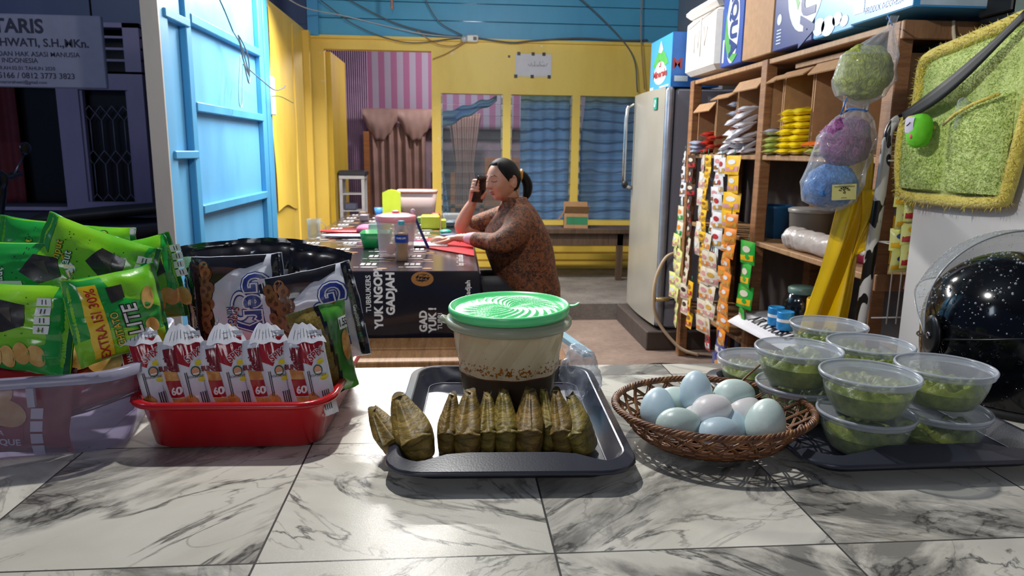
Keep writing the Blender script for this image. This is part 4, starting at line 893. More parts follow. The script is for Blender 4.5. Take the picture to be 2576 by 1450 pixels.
# ------------------------------------------------------------------ food tubs
TUB = thin('tub_plastic', '#eef2f0', '#c5cfcc', .10, .14, .42); TLID = thin('tub_lid_plastic', '#eef1f4', '#d0d5de', .13, .16, .38, bmp=.15, bs=50); TRIM_ = thin('tub_rim', '#dfe3ea', '#c9cfda', .52, .2, .35)
def green_mat():
    m, nt, b, out = nodes('green_paste'); n = tex(nt, 'Noise', 60, Detail=6, Roughness=.65); k = tex(nt, 'Noise', 14, Detail=3)
    nt.links.new(mixcol(nt, .45, ramp(nt, n.outputs[0], [(.3, C('#465512')), (.5, C('#8e9a30')), (.70, C('#c4c468'))]), ramp(nt, k.outputs[0], [(.35, C('#5a6a16')), (.65, C('#a6ab40'))])), b.inputs['Base Color'])
    b.inputs['Roughness'].default_value = .3; bump(nt, b, n.outputs[0], .8, .003); return m
GP = green_mat()
def tub_r(z): t = min(1, z/.050); return .037+.0195*sin(t*pi/2)**.75
def food_tub(label, x, y, z, seed, fill=.6, rz=0, heap=None):
    t = thing('food_tub', label, 'food tub', (x, y, z), 'lidded tubs of green food', rz)
    b = MB(); b.lathe([(.002, .0002), (.030, .0004), (.035, .0012)]+[(tub_r(zz), zz) for zz in [.003+.0036*i for i in range(13)]], TUB, 56); b.build('bowl', t)
    b = MB(); b.lathe([(.0575, .046), (.0605, .047), (.0612, .050), (.0612, .0515), (.0625, .0517), (.0628, .0545), (.0618, .0562), (.0600, .0563), (.0590, .0548)], TRIM_, 64); b.build('lid_rim', t)
    b = MB(); b.lathe([(.0590, .0548), (.0575, .0535), (.0560, .0534), (.0300, .0536), (.0285, .0532), (.0005, .0532)], TLID, 56); b.build('lid', t)
    b = MB(); hz = .05*fill; lo = []
    lev = [.003, .008, .014, .020, .026, .032, .038]; lev = [l for l in lev if l < hz]
    def mf(g, i, zz): return 1-.012-.02*abs(noise.noise(Vector((cos(g)*3, sin(g)*3, zz*90+seed))))
    b.lathe([(tub_r(l)-.0012, l) for l in lev], GP, 40, mod=mf, capb=True)
    R = tub_r(lev[-1])-.0012
    def top(u, v):
        r = R*(1-v); g = 2*pi*u; p = Vector((r*cos(g), r*sin(g), 0)); n = noise.turbulence(p*38+Vector((seed, 0, 0)), 4, True)
        h = (n-.25)*.021*min(1, v*6)+(.006*sin(pi*min(1, v*1.4)))
        if heap: dx = p.x*cos(heap)+p.y*sin(heap); h += dx*.22*min(1, v*5)
        return Vector((r*cos(g)*(1-.01), r*sin(g)*(1-.01), min(lev[-1]+h, .0515)))
    b.grid(top, 72, 26, GP); b.build('green_filling', t)
    return t
Zt, Z2 = .8070, .8070+.0570
TUBS = [('food tub at the front centre, on top of another tub', .545, .862, Z2, 1, .66, None), ('bottom food tub at the front centre with little filling', .552, .872, Zt, 2, .52, 2.6),
 ('food tub on top at the far right of the tray', .668, .888, Z2, 3, .62, None), ('bottom food tub at the front right', .662, .878, Zt, 4, .46, 2.9),
 ('upper food tub left of centre, next to the egg basket', .508, .984, Z2, 5, .74, None), ('lower food tub behind the rim of the egg basket', .517, .992, Zt, 6, .6, None),
 ('upper food tub in the middle row, behind the front centre pair', .632, 1.006, Z2, 7, .6, None), ('lower food tub in the middle row, mostly hidden', .634, 1.010, Zt, 8, .6, None),
 ('upper food tub at the very back of the tray', .632, 1.130, Z2, 9, .56, None), ('lower food tub at the very back, mostly hidden', .630, 1.136, Zt, 10, .6, None),
 ('single food tub at the left rear corner of the tray', .502, 1.112, Zt+.004, 11, .72, None)]
for lab, x, y, z, sd, fl_, hp in TUBS: food_tub(lab, x, y, z, sd, fl_, sd*.7, hp)
for x, y in ((.742, 1.00),): pass
# ------------------------------------------------------------------ long table with printed cover
tb = thing('long_table', 'long table with dark printed plastic cover hanging down its front', 'table', (0, 0, 0))
COV = mat('dark_cover', '#1b1c26', .16, .15, 3, .15, 9, coat=.5, dist=.004); COVT = mat('dark_cover_top', '#3a2e2a', .2, 0, 2.5, .12, 9, c2='#26222a', coat=.5, dist=.004)
TX0, TX1, TY0, TY1, TZ = -.80, .105, 2.86, 5.45, .72
b = MB(); b.box((TX0, TY0, TZ-.03), (TX1, TY1, TZ), COVT, .006)
PG = mat('cover_print', '#c9c4c4', .35, .1, 30); OG = mat('cover_orange', '#a5713a', .35)
fT = plane((TX0, TY0, TZ), (1, 0, 0), (0, 1, 0), .0012); rr = random.Random(3)
for j in range(11):
    for i in range(5):
        x, y = .04+i*.18+.02*rr.random(), .05+j*.235
        if i == 4: continue
        for k in range(3): b.rect(x+k*.024, y+.10, x+k*.024+.018, y+.16, fT, PG, 1)
        b.disc((x+.04, y+.05), .040, .012, fT, PG, 14); b.rect(x-.02, y+.045, x+.01, y+.053, fT, PG, 1)
        b.disc((x+.10, y+.015), .022, .016, fT, OG, 12); b.rect(x+.03, y+.198, x+.12, y+.206, fT, PG, 1)
b.text('kopi TubrukGadjah', fT, PG, .042, (.83, .30), pi/2, .01, 1); b.text('kopi TubrukGadjah', fT, PG, .042, (.83, .95), pi/2, .01, 1)
b.build('table_top', tb)
b = MB()
def drape(u, v): return Vector((TX0+(TX1-TX0)*u, TY0-.004-.010*sin(v*pi)*(.6+.4*sin(u*9))-.006*(1-v)*sin(u*14), .41+(TZ-.004-.41)*v))
b.grid(drape, 60, 16, COV)
dr = lambda x, y: drape((x-TX0)/(TX1-TX0), (y-.41)/(TZ-.004-.41))+Vector((0, -.0022, 0))
for t, s, x, y, r in (('TUBRUKERS', .028, -.340, .630, 0), ('YUK NGOPI', .046, -.300, .610, 0), ('GADJAH', .046, -.252, .630, 0), ('YUK !', .042, -.085, .52, 1), ('GAD', .042, -.122, .515, 1), ('TUBRI', .026, -.055, .515, 1), ('YUK !', .042, -.495, .50, 1), ('TUBRUK', .026, -.463, .47, 1), ('kopi TubrukGadjah', .028, .058, .575, 0)):
    b.text(t, dr, WHITE, s, (x, y), pi/2 if not r or True else 0, .04 if s > .03 else .015, .05)
b.disc((-.125, .690), .045, .030, dr, OG, 20); b.disc((-.125, .694), .030, .018, dr, COV, 16)
b.build('hanging_cover', tb)
b = MB(); b.box((TX1-.002, TY0, .50), (TX1+.004, TY1, TZ-.01), COV); b.build('side_cover', tb)
for x in (TX0+.04, TX1-.05):
    for y in (TY0+.05, TY1-.06):
        b = MB(); b.box((x-.02, y-.02, 0), (x+.02, y+.02, TZ-.03), DW); b.build('leg', tb)
# plank bench in front
OAK = wood('bench_wood', '#7a4a25', '#b98a58', .5, (14, 1, 1), 3)
bh = thing('plank_bench', 'worn wooden plank bench standing between the counter and the table', 'bench', (0, 0, 0))
b = MB(); b.box((-1.0, 2.50, .425), (.42, 2.66, .45), OAK, .004); b.build('seat', bh)
b = MB(); b.box((-1.0, 2.675, .425), (.40, 2.83, .452), OAK, .004); b.build('seat', bh)
b = MB(); b.box((-.98, 2.49, .37), (.425, 2.52, .424), wood('bench_rail', '#5a321a', '#8a5a34', .5, (14, 1, 1), 3)); b.build('front_rail', bh)
for x in (-.9, .34):
    b = MB(); b.box((x, 2.53, 0), (x+.05, 2.80, .424), OAK); b.build('leg', bh)
b = MB(); b.bar((.40, 2.95, .47), (.49, 2.50, .47), .035, .02, mat('pale_blue_lath', '#8db3c4', .5)); tag(b.build('wooden_lath'), 'pale blue painted lath lying across the right end of the bench', 'lath')

# things on the long table
CLR = thin('clear_plastic', '#f2f4f4', '#cfd6d8', .12, .12, .35)
j = thing('plastic_jar', 'round clear plastic jar with pink lid in the middle of the long table', 'jar', (-.262, 3.30, TZ+.001))
b = MB(); b.lathe([(.075, 0), (.078, .006), (.088, .165)], thin('frosted_jar', '#f0e6e6', '#ddd0d2', .42, .3, .3), 40, capb=True); b.build('body', j)
PK = mat('pink_lid', '#e9919a', .35, .04); b = MB(); b.lathe([(.090, .158), (.092, .162), (.092, .180), (.089, .184), (.080, .185), (.062, .192), (.04, .194), (.0, .195)], PK, 40); b.ball((0, 0, .2), (.018, .018, .008), PK); b.build('lid', j)
b = MB(); rr = random.Random(4)
for k in range(9): b.ball((rr.uniform(-.035, .035), rr.uniform(-.04, .03), .018+.045*rr.random()), .021, mat('orange_sweets', '#d98a5c', .5, .2), 10, 7)
o = b.build('jar_contents'); o.parent = j; tag(o, 'orange and pale wrapped sweets in the jar', None, None, 'stuff')
bt = thing('drink_bottle', 'small plastic bottle of brown drink with turquoise cap before the pink lidded jar', 'bottle', (-.226, 3.14, TZ+.001))
b = MB(); b.lathe([(.024, 0), (.029, .004), (.029, .03), (.0265, .05), (.029, .075), (.030, .105), (.027, .128), (.014, .150), (.0125, .162)], CLR, 28, capb=True); b.build('body', bt)
b = MB(); b.lathe([(.0225, .002), (.0275, .006), (.0275, .03), (.025, .05), (.0275, .075), (.0283, .105), (.0258, .123), (.0, .123)], mat('tea', '#a56c2a', .2, .1), 24, capb=True); b.build('drink', bt)
b = MB(); b.lathe([(.0142, .158), (.0145, .172), (.013, .175), (0, .175)], mat('turquoise_cap', '#3d9fb0', .35), 20); b.build('cap', bt)
b = MB(); b.lathe([(.0302, .082), (.0306, .094), (.0298, .116)], mat('blue_label', '#1c3f9a', .3), 28)
fl_ = lambda x, y: Vector((.0312*sin(x/.0312), -.0312*cos(x/.0312), .1+y)); b.text('PURE LIFE', fl_, WHITE, .010, (0, .001), 0, .02, .01); o = b.build('label', bt)

def simple(name, label, cat, fn, group=None):
    b = MB(); fn(b); o = b.build(name); return tag(o, label, cat, group)
simple('basket_tray', 'small green plastic basket to the left of the pink lidded jar', 'basket', lambda b: b.loft([rring(.12, .16, .02, TZ+.002, (-.385, 3.62)), rring(.15, .19, .03, TZ+.075, (-.385, 3.62)), rring(.142, .182, .028, TZ+.075, (-.385, 3.62)), rring(.115, .15, .02, TZ+.01, (-.385, 3.62))], mat('green_plastic', '#1f8f4c', .35)))
simple('big_container', 'large rectangular frosted food container with peach lid near the doorway', 'container', lambda b: (b.loft([rring(.24, .16, .03, TZ+.002, (-.255, 5.2)), rring(.275, .19, .03, TZ+.185, (-.255, 5.2))], thin('frosted_box', '#e8d8d6', '#c9b2ae', .62, .4, .3)), b.loft([rring(.285, .2, .035, TZ+.183, (-.255, 5.2)), rring(.285, .2, .035, TZ+.20, (-.255, 5.2))], mat('peach_lid', '#e0a190', .4))))
def yl(b):
    pts = [(-.49, TZ+.003), (-.365, TZ+.003), (-.365, TZ+.185), (-.40, TZ+.203), (-.43, TZ+.208), (-.455, TZ+.203), (-.49, TZ+.185)]
    m = mat('yellow_green_plastic', '#c3d33a', .3, .05)
    b.add([(x, y, z) for y in (5.04, 5.075) for x, z in pts], [tuple(range(6, -1, -1)), tuple(range(7, 14))]+[(i, (i+1) % 7, 7+(i+1) % 7, 7+i) for i in range(7)], m, False)
simple('plastic_case', 'yellow green plastic case standing upright left of the big container', 'case', yl)
simple('lunch_box', 'yellow green box on the table behind the blue pen', 'box', lambda b: (b.box((-.20, 4.40, TZ+.001), (-.085, 4.5, TZ+.085), mat('yellow_green_plastic', '#c3d33a'), .008), b.box((-.075, 4.42, TZ+.001), (-.045, 4.48, TZ+.06), mat('yellow_green_plastic', '#c3d33a'), .006)))
simple('plastic_cup', 'small blue cup at the far left of the table top', 'cup', lambda b: b.lathe([(.025, TZ+.002), (.035, TZ+.07), (.031, TZ+.07), (.022, TZ+.006)], mat('sky_cup', '#3d7fc0', .4), 20, (-.53, 5.2, 0), capb=True))
simple('folded_paper', 'red folder lying under the seated woman\'s forearm', 'folder', lambda b: b.add([(-.27, 3.72, TZ+.0022), (.095, 3.26, TZ+.0022), (.10, 3.75, TZ+.0022), (-.05, 4.05, TZ+.0022), (-.27, 3.72, TZ+.006), (.095, 3.26, TZ+.006), (.10, 3.75, TZ+.006), (-.05, 4.05, TZ+.006)], [(3, 2, 1, 0), (4, 5, 6, 7), (0, 1, 5, 4), (1, 2, 6, 5), (2, 3, 7, 6), (3, 0, 4, 7)], mat('red_folder', '#c5202a', .35), False))
simple('writing_pad', 'white writing pad on the red folder in front of her hand', 'notepad', lambda b: (b.box((-.24, 3.56, TZ+.007), (-.03, 3.70, TZ+.015), WHITE, .002), b.box((-.24, 3.695, TZ+.007), (-.05, 3.705, TZ+.019), mat('blue_binding', '#26368a', .4))))
simple('red_envelope', 'red packet lying flat at the left of the table', 'packet', lambda b: b.ball((-.62, 4.18, TZ+.014), (.16, .06, .013), mat('red_foil_pkt', '#c0222c', .3), 20, 8))
simple('plastic_sleeve', 'grey white plastic sleeve in front of the red packet', 'packet', lambda b: b.ball((-.58, 3.98, TZ+.012), (.15, .05, .011), mat('grey_sleeve', '#a5a7b4', .3), 20, 8))
def stick(b): b.limb([(-.125, 3.50, TZ+.012), (-.155, 3.46, TZ+.09), (-.182, 3.42, TZ+.17)], [.008, .007, .006], mat('navy_pen', '#1d2a6c', .35), 10); b.limb([(-.182, 3.42, TZ+.17), (-.19, 3.41, TZ+.195)], [.006, .012], mat('pale_cloth', '#b9a2ae', .6), 8)
simple('feather_pen', 'long dark blue stick leaning beside the pink lidded jar', 'stick', stick)
simple('glass_mug', 'clear glass mug on the table behind the black topped cereal bags', 'mug', lambda b: (b.lathe([(.028, TZ+.002), (.032, TZ+.01), (.036, TZ+.11), (.033, TZ+.11), (.029, TZ+.012)], CLR, 28, (-.745, 3.9, 0), capb=True), b.tube([(-.71+.028*sin(a), 3.9, TZ+.06+.032*cos(a)) for a in [pi*k/8 for k in range(9)]], .004, CLR, 6)))
simple('cloth', 'bunched pink cloth behind the green basket', 'cloth', lambda b: b.ball((-.50, 4.15, TZ+.03), (.055, .07, .028), mat('pink_cloth', '#d0668a', .7), 16, 8))
simple('packet', 'white and silver packet standing in front of the pink cloth', 'packet', lambda b: b.box((-.44, 3.75, TZ+.001), (-.37, 3.78, TZ+.10), SILV, .004))
simple('soap_dish', 'small teal plastic dish beside the yellow green box', 'dish', lambda b: b.ball((-.045, 4.15, TZ+.016), (.035, .04, .015), mat('teal_plastic', '#2f9f86', .35), 14, 8))
simple('scissors_case', 'dark blue pouch lying beside her wrist', 'pouch', lambda b: b.ball((-.02, 3.98, TZ+.014), (.06, .035, .013), mat('navy_pouch', '#26325f', .6), 14, 8))
simple('glass_tray', 'clear plastic tray with small bottles at the far end of the table', 'tray', lambda b: b.loft([rring(.16, .14, .02, TZ+.003, (.02, 4.85)), rring(.18, .16, .02, TZ+.06, (.02, 4.85))], CLR))
for k, (x, y, c, h) in enumerate(((-.60, 4.9, '#7a6a72', .05), (-.12, 4.9, '#a03a3a', .06), (-.21, 4.75, '#6a8a4a', .05), (-.02, 4.55, '#4a5a6a', .04), (-.33, 4.4, '#c9a0a8', .05), (-.65, 5.25, '#5b4a3a', .04))):
    b = MB(); b.box((x-.03, y-.025, TZ+.001), (x+.03, y+.025, TZ+h), mat('odds%d' % k, c, .5), .008); tag(b.build('small_box'), ['mauve small box at the far left of the table', 'dark red small box near the yellow green box', 'green small box behind the pink lidded jar', 'slate small box near the clear tray', 'pale pink small box behind the green basket', 'brown small box next to the blue cup'][k], 'box')

# back bench and box by the wall
bb = thing('wall_bench', 'dark wooden bench standing against the yellow wall under the windows', 'bench', (0, 0, 0)); BD = wood('bench_dark', '#3f2f24', '#6b5340', .5, (14, 1, 1), 3)
b = MB(); b.box((.50, 5.85, .53), (1.62, 6.18, .57), BD, .004); b.build('seat', bb); b = MB(); b.box((.52, 5.88, .43), (1.60, 5.91, .53), BD); b.build('apron', bb)
for x in (.54, 1.37, 1.56): b = MB(); b.box((x, 5.88, .13), (x+.05, 5.92, .53), BD); b.build('leg', bb)
KR = mat('cardboard', '#a9815a', .7, .08, 30, .1, 200); KR2 = mat('cardboard_inside', '#8a684a', .8, .08, 30)
cbx = thing('cardboard_box', 'small open cardboard box with green print on the bench by the windows', 'box', (1.03, 5.99, .571), rz=-.12)
b = MB(); b.box((-.10, -.08, 0), (.10, .08, .125), KR); b.rect(-.08, .03, .095, .095, plane((0, -.08, 0), (1, 0, 0), (0, 0, 1), .001), mat('box_green', '#2f7a52', .5), 1); b.build('carton', cbx)
b = MB(); b.box((-.10, .078, .12), (.10, .08, .21), KR); b.build('flap', cbx); b = MB(); b.add([(-.10, -.082, .125), (.10, -.082, .125), (.11, -.13, .185), (-.09, -.13, .185), (-.1, -.079, .125), (.10, -.079, .125), (.11, -.127, .187), (-.09, -.127, .187)], [(0, 1, 2, 3), (7, 6, 5, 4), (0, 4, 5, 1), (1, 5, 6, 2), (2, 6, 7, 3), (3, 7, 4, 0)], KR, False); b.build('flap', cbx)
b = MB(); b.add([(-.10, -.08, .125), (-.10, .08, .125), (-.145, .08, .06), (-.145, -.08, .06), (-.103, -.08, .125), (-.103, .08, .125), (-.148, .08, .06), (-.148, -.08, .06)], [(0, 1, 2, 3), (7, 6, 5, 4), (0, 4, 5, 1), (1, 5, 6, 2), (2, 6, 7, 3), (3, 7, 4, 0)], KR2, False); b.build('flap', cbx)

# paper note with tape, socket and cables
pn = thing('paper_note', 'white sheet with handwritten Arabic line taped on the yellow wall', 'paper', (.545, YB-.004, 1.845))
b = MB(); b.box((0, -.002, 0), (.32, .0, .19), mat('paper', '#d9d6da', .7, .03))
fp = plane((0, -.003, 0), (1, 0, 0), (0, 0, 1), .0008); GI = mat('pencil_ink', '#8a8890', .6)
def stroke(b, pts, r=.0016): b.tube([(x, -.0042, z) for x, z in pts], r, GI, 5)
for x0, s in ((.11, 1), (.145, .8), (.185, 1.1), (.22, .7), (.25, 1)): stroke(b, [(x0, .105), (x0+.01*s, .092), (x0+.025, .095), (x0+.032, .115*s+.0)])
stroke(b, [(.17, .13), (.17, .09)]); stroke(b, [(.235, .125), (.245, .128)]); stroke(b, [(.12, .085), (.27, .092)], .001); b.build('sheet', pn)
for x, z in ((.03, .19), (.155, .19), (.25, .19), (.005, .0), (.15, -.0), (.30, 0.0)): b = MB(); b.box((x-.014, -.006, z-.014), (x+.014, -.003, z+.014), BLACK); b.build('tape', pn)
simple('tape_scrap', 'small dark square of tape left of the paper note', 'tape', lambda b: b.box((.48, YB-.004, 2.00), (.50, YB, 2.02), mat('tape_grey', '#4a4a48', .5)))
so = thing('wall_socket', 'white socket hanging with cables at the top edge of the yellow wall', 'socket', (.12, YB-.05, 2.14)); SW = mat('socket_white', '#dcdad2', .35)
b = MB(); b.box((0, -.02, -.025), (.10, .02, .035), SW, .008); b.box((.055, -.023, -.012), (.085, -.019, .018), mat('socket_hole', '#6b6058', .5)); b.build('socket_body', so); b = MB(); b.ball((-.02, -.01, 0), (.03, .02, .03), SILV, 10, 8); b.build('lamp_holder', so)
CB = mat('cable_grey', '#5a5f66', .5); CBT = mat('cable_tan', '#b0805a', .5); CBW = mat('cable_white', '#b9bcc0', .5)
def cable(label, pts, r, m, cat='cable', n=10):
    b = MB(); P = [Vector(p) for p in pts]; Q = [P[0]*2-P[1]]+P+[P[-1]*2-P[-2]]; out = []
    for i in range(1, len(Q)-2):
        for k in range(n):
            t = k/n; a, b_, c, d = Q[i-1:i+3]; out.append(.5*((2*b_)+(c-a)*t+(2*a-5*b_+4*c-d)*t*t+(3*b_-a-3*c+d)*t*t*t))
    out.append(P[-1]); b.tube(out, r, m, 6); return tag(b.build('cable'), label, cat)
y = YB-.05
cable('grey cable swooping from the top left down to the wall socket', [(-1.2, y, 2.62), (-.9, y, 2.45), (-.5, y, 2.26), (-.1, y, 2.17), (.1, y, 2.16)], .006, CB)
cable('second grey cable hanging lower across the blue boards', [(-1.1, y, 2.42), (-.8, y, 2.22), (-.4, y, 2.10), (0, y, 2.14), (.12, y, 2.15)], .005, CB)
cable('pale cable strung from the yellow side wall to the socket', [(-1.2, 5.2, 2.25), (-1.15, 6.0, 2.28), (-.9, y, 2.30), (-.3, y, 2.18), (.11, y, 2.15)], .005, CBW)
cable('thin tan cable sagging onto the yellow wall left of the socket', [(-.3, y, 2.2), (-.15, y, 2.10), (.0, y, 2.08), (.1, y, 2.12)], .004, CBT)
cable('tan cord running slantwise down the yellow wall from the socket', [(.12, y, 2.12), (-.05, y, 2.02), (-.17, y, 1.97)], .004, CBT)
cable('grey cable looping down the blue boards above the socket', [(-.32, y, 2.72), (-.25, y, 2.5), (-.12, y, 2.28), (.08, y, 2.17)], .005, CB)
cable('long cable running right from the socket along the yellow wall top', [(.2, y, 2.15), (.5, y, 2.12), (.7, y, 2.14), (1.1, y, 2.17), (1.5, y, 2.16), (1.7, y, 2.17)], .007, CB)
cable('straight grey cable slanting down to the fridge corner', [(.85, 6.3, 2.62), (1.2, 6.35, 2.38), (1.55, 6.4, 2.05), (1.62, 6.4, 1.72)], .006, CB)
cable('two tone cable dropping at the far right of the yellow wall', [(1.62, 6.4, 2.7), (1.63, 6.4, 2.2), (1.68, 6.4, 1.75)], .006, CBT)
cable('black cable hanging down the blue door to the knotted bundle', [(-1.17, 3.83, 1.98), (-1.17, 3.98, 1.90), (-1.17, 4.12, 1.81)], .004, BLACK)
cable('tangled cable bundle hooked on the blue door', [(-1.17, 4.12, 1.81), (-1.16, 4.2, 1.76), (-1.16, 4.25, 1.68), (-1.15, 4.32, 1.60), (-1.16, 4.28, 1.70), (-1.16, 4.18, 1.80), (-1.15, 4.3, 1.72), (-1.16, 4.36, 1.62), (-1.15, 4.30, 1.56), (-1.16, 4.26, 1.66)], .004, CB)
cable('cable leading from the bundle across to the yellow wall', [(-1.16, 4.36, 1.64), (-1.15, 4.6, 1.60), (-1.15, 4.9, 1.57), (-1.14, 5.1, 1.60), (-1.13, 5.13, 1.62)], .004, CB)
cable('second cable end sticking out over the yellow wall edge', [(-1.17, 4.9, 1.53), (-1.15, 5.05, 1.54), (-1.10, 5.2, 1.51)], .004, mat('cable_olive', '#6a6a3a', .5))
cable('pale loop of cord dangling on the blue door below the bundle', [(-1.165, 4.22, 1.70), (-1.165, 4.16, 1.55), (-1.165, 4.14, 1.44), (-1.165, 4.19, 1.43), (-1.165, 4.23, 1.56), (-1.165, 4.26, 1.66)], .003, mat('cord_green', '#9fc0a8', .5))
simple('fan_pull', 'pinkish wooden tag hanging from the ceiling in front of the blue boards', 'tag', lambda b: b.limb([(-.49, 6.2, 2.33), (-.49, 6.2, 2.40), (-.49, 6.2, 2.70)], [(.024, .012), (.026, .012), (.022, .01)], mat('salmon_wood', '#b07f72', .5), 14))

# ------------------------------------------------------------------ the seated woman
SK = mat('skin', '#b8846a', .5, .06, 20, .1, 200, sss=.15); HR = mat('black_hair', '#0c0808', .6, .2, 60, .3, 200, stretch=(1, 1, .2), spec=.2)
def shirt_mat():
    m, nt, b_, out = nodes('batik_shirt'); v = tex(nt, 'Voronoi', 165); n = tex(nt, 'Noise', 34, Detail=5, Distortion=1.5)
    c = mixcol(nt, ramp(nt, n.outputs[0], [(.42, (0, 0, 0)), (.6, (1, 1, 1))]), C('#3a1f17'), C('#7a4426'))
    nt.links.new(mixcol(nt, ramp(nt, v.outputs['Distance'], [(.18, (1, 1, 1)), (.32, (0, 0, 0))]), c, C('#b07a48')), b_.inputs['Base Color'])
    b_.inputs['Roughness'].default_value = .75; f = tex(nt, 'Noise', 9, Detail=4, Distortion=1); bump(nt, b_, f.outputs[0], .7, .012); return m
SH = shirt_mat()
wm = thing('person', 'seated woman in brown batik blouse holding a dark phone to her face', 'person', (.36, 3.72, 0))
HC = Vector((.252, 3.70, 1.052)); fa = radians(180+36)
Rh = Matrix.Rotation(fa, 3, 'Z') @ Matrix.Rotation(radians(4), 3, 'Y')
def gs(x, m, s): return exp(-((x-m)/s)**2)
def head_local(th, ph, hair=False):
    # th: azimuth from the nose, ph: elevation, both degrees; returns a point about the head centre
    t, p = radians(th), radians(ph); d = Vector((cos(p)*cos(t), cos(p)*sin(t), sin(p)))
    q = Vector((d.x*.088 if d.x > 0 else d.x*.098, d.y*.072, d.z*(.105 if d.z > 0 else .108)))
    if ph < 0: q.y *= 1-.30*(abs(ph)/90)**1.0; q.x *= (1-.10*(abs(ph)/90) if d.x > 0 else 1-.35*(abs(ph)/90))
    if hair: return q
    a = abs(th); f = 0
    f += .026*gs(th, 0, 9)*(gs(ph, -13, 8) if ph > -13 else gs(ph, -13, 4)); f += .010*gs(th, 0, 6)*gs(ph, 2, 10); f += .008*gs(a, 10, 5)*gs(ph, -15, 4)
    f -= .009*gs(a, 25, 11)*gs(ph, 4, 7); f += .006*gs(a, 24, 9)*gs(ph, 3, 4.5); f += .004*gs(a, 22, 14)*gs(ph, 13, 4)
    f += .010*gs(th, 0, 13)*gs(ph, -27, 3.2)+.010*gs(th, 0, 11)*gs(ph, -34, 3.2)-.005*gs(th, 0, 16)*gs(ph, -30.5, 1.6)
    f -= .004*gs(th, 0, 12)*gs(ph, -41, 4); f += .011*gs(th, 0, 16)*gs(ph, -53, 9); f += .008*gs(a, 42, 15)*gs(ph, -14, 12); f += .006*gs(a, 45, 16)*gs(ph, -42, 12)
    return q+d*f
HP = lambda th, ph, o=0: HC+Rh @ (head_local(th, ph)*(1+o))
body = MB()
vs = []; fs = []; NT, NP = 96, 60
for j_ in range(NP+1):
    for i_ in range(NT): vs.append(HP(-180+360*i_/NT, -89.5+179*j_/NP))
for j_ in range(NP):
    for i_ in range(NT): k_ = (i_+1) % NT; fs.append((j_*NT+i_, j_*NT+k_, (j_+1)*NT+k_, (j_+1)*NT+i_))
fs.append(tuple(range(NT-1, -1, -1))); fs.append(tuple(NP*NT+i_ for i_ in range(NT))); body.add(vs, fs, SK)
for s in (1, -1):      # ears
    c = HC+Rh @ Vector((-.012, s*.070, -.008)); pts = []
    for k in range(9): a = radians(-70+250*k/8); pts.append(c+Rh @ Vector((-.013*sin(a)*1.0, s*(.006+.003*sin(a)), .028*-cos(a)+.002)))
    body.limb(pts, [.0055]*9, SK, 8, 2); body.ball(c+Rh @ Vector((-.004, s*.003, -.004)), (.012, .012, .022), SK, 10, 8)
body.limb([(.315, 3.73, .86), (.305, 3.725, .92), (.285, 3.715, .985)], [(.058, .056), (.052, .048), (.046, .046)], SK, 20)
body.limb([(.33, 3.60, .83), (.32, 3.72, .87), (.33, 3.84, .83)], [(.045, .045), (.045, .045), (.045, .045)], SK, 16)
body.limb([(.325, 3.72, .80), (.35, 3.72, .6), (.40, 3.72, .47)], [(.10, .10), (.14, .13), (.15, .14)], SK, 20)
# near arm rests on the table
body.limb([(.32, 3.57, .84), (.27, 3.50, .78), (.215, 3.47, .755)], [.046, .044, .040], SK, 16)
body.limb([(.215, 3.47, .755), (.12, 3.53, .765), (.045, 3.585, .768), (.02, 3.60, .766)], [.040, .034, (.026, .021), (.025, .019)], SK, 16)
body.limb([(.02, 3.60, .766), (-.02, 3.625, .762), (-.045, 3.64, .756)], [(.024, .016), (.037, .014), (.036, .011)], SK, 14)
for dx, dy, ln in ((-.034, -.030, .060), (-.002, -.010, .070), (.012, .010, .068), (.022, .028, .054)):
    p0 = Vector((-.052, 3.642+dy*1.05, .755)); d = Vector((-1, .30+dy*4, 0)).normalized()
    body.limb([p0, p0+d*ln*.45+Vector((0, 0, .004)), p0+d*ln*.8+Vector((0, 0, -.004)), p0+d*ln+Vector((0, 0, -.012))], [.0095, .009, .0078, .006], SK, 10, 3)
body.limb([(-.01, 3.60, .758), (-.035, 3.578, .750), (-.062, 3.580, .744), (-.082, 3.588, .741)], [.012, .011, .0095, .008], SK, 10, 3)
# far arm, elbow on the table, hand up to the cheek
body.limb([(.31, 3.89, .86), (.20, 3.91, .80), (.075, 3.87, .775)], [.040, .044, .042], SK, 16)
body.limb([(.075, 3.87, .775), (.045, 3.855, .80), (.075, 3.84, .875), (.105, 3.825, .935)], [.040, .040, .034, (.026, .022)], SK, 16)
body.limb([(.105, 3.825, .935), (.112, 3.81, .965), (.118, 3.795, .993)], [(.026, .022), (.032, .018), (.034, .016)], SK, 14)
PC = Vector((.150, 3.765, 1.005))        # phone centre
for k in range(4):
    z = .985+k*.0165; r = .0088-.0004*k; x0 = .108+.002*k
    body.limb([(.114, 3.795, z-.004), (.096+.003*k, 3.775, z+.008), (.100+.004*k, 3.752, z+.013), (.118+.003*k, 3.738, z+.012), (.130, 3.733, z+.010)], [r+.001, r+.0008, r, r-.0006, r-.0016], SK, 10, 3)
body.limb([(.118, 3.80, .955), (.142, 3.785, .955), (.160, 3.768, .968), (.168, 3.758, .985)], [.013, .012, .0105, .008], SK, 10, 3)
o = body.build('body', None); o.parent = wm; o.location = (-.36, -3.72, 0); remesh(o, .0036, 2, .5)
def wpart(mb, nm, vox=None, sm=4, label=None):
    o = mb.build(nm, wm); o.location = (-.36, -3.72, 0)
    if vox: remesh(o, vox, sm)
    if label: o['label'] = label
    return o
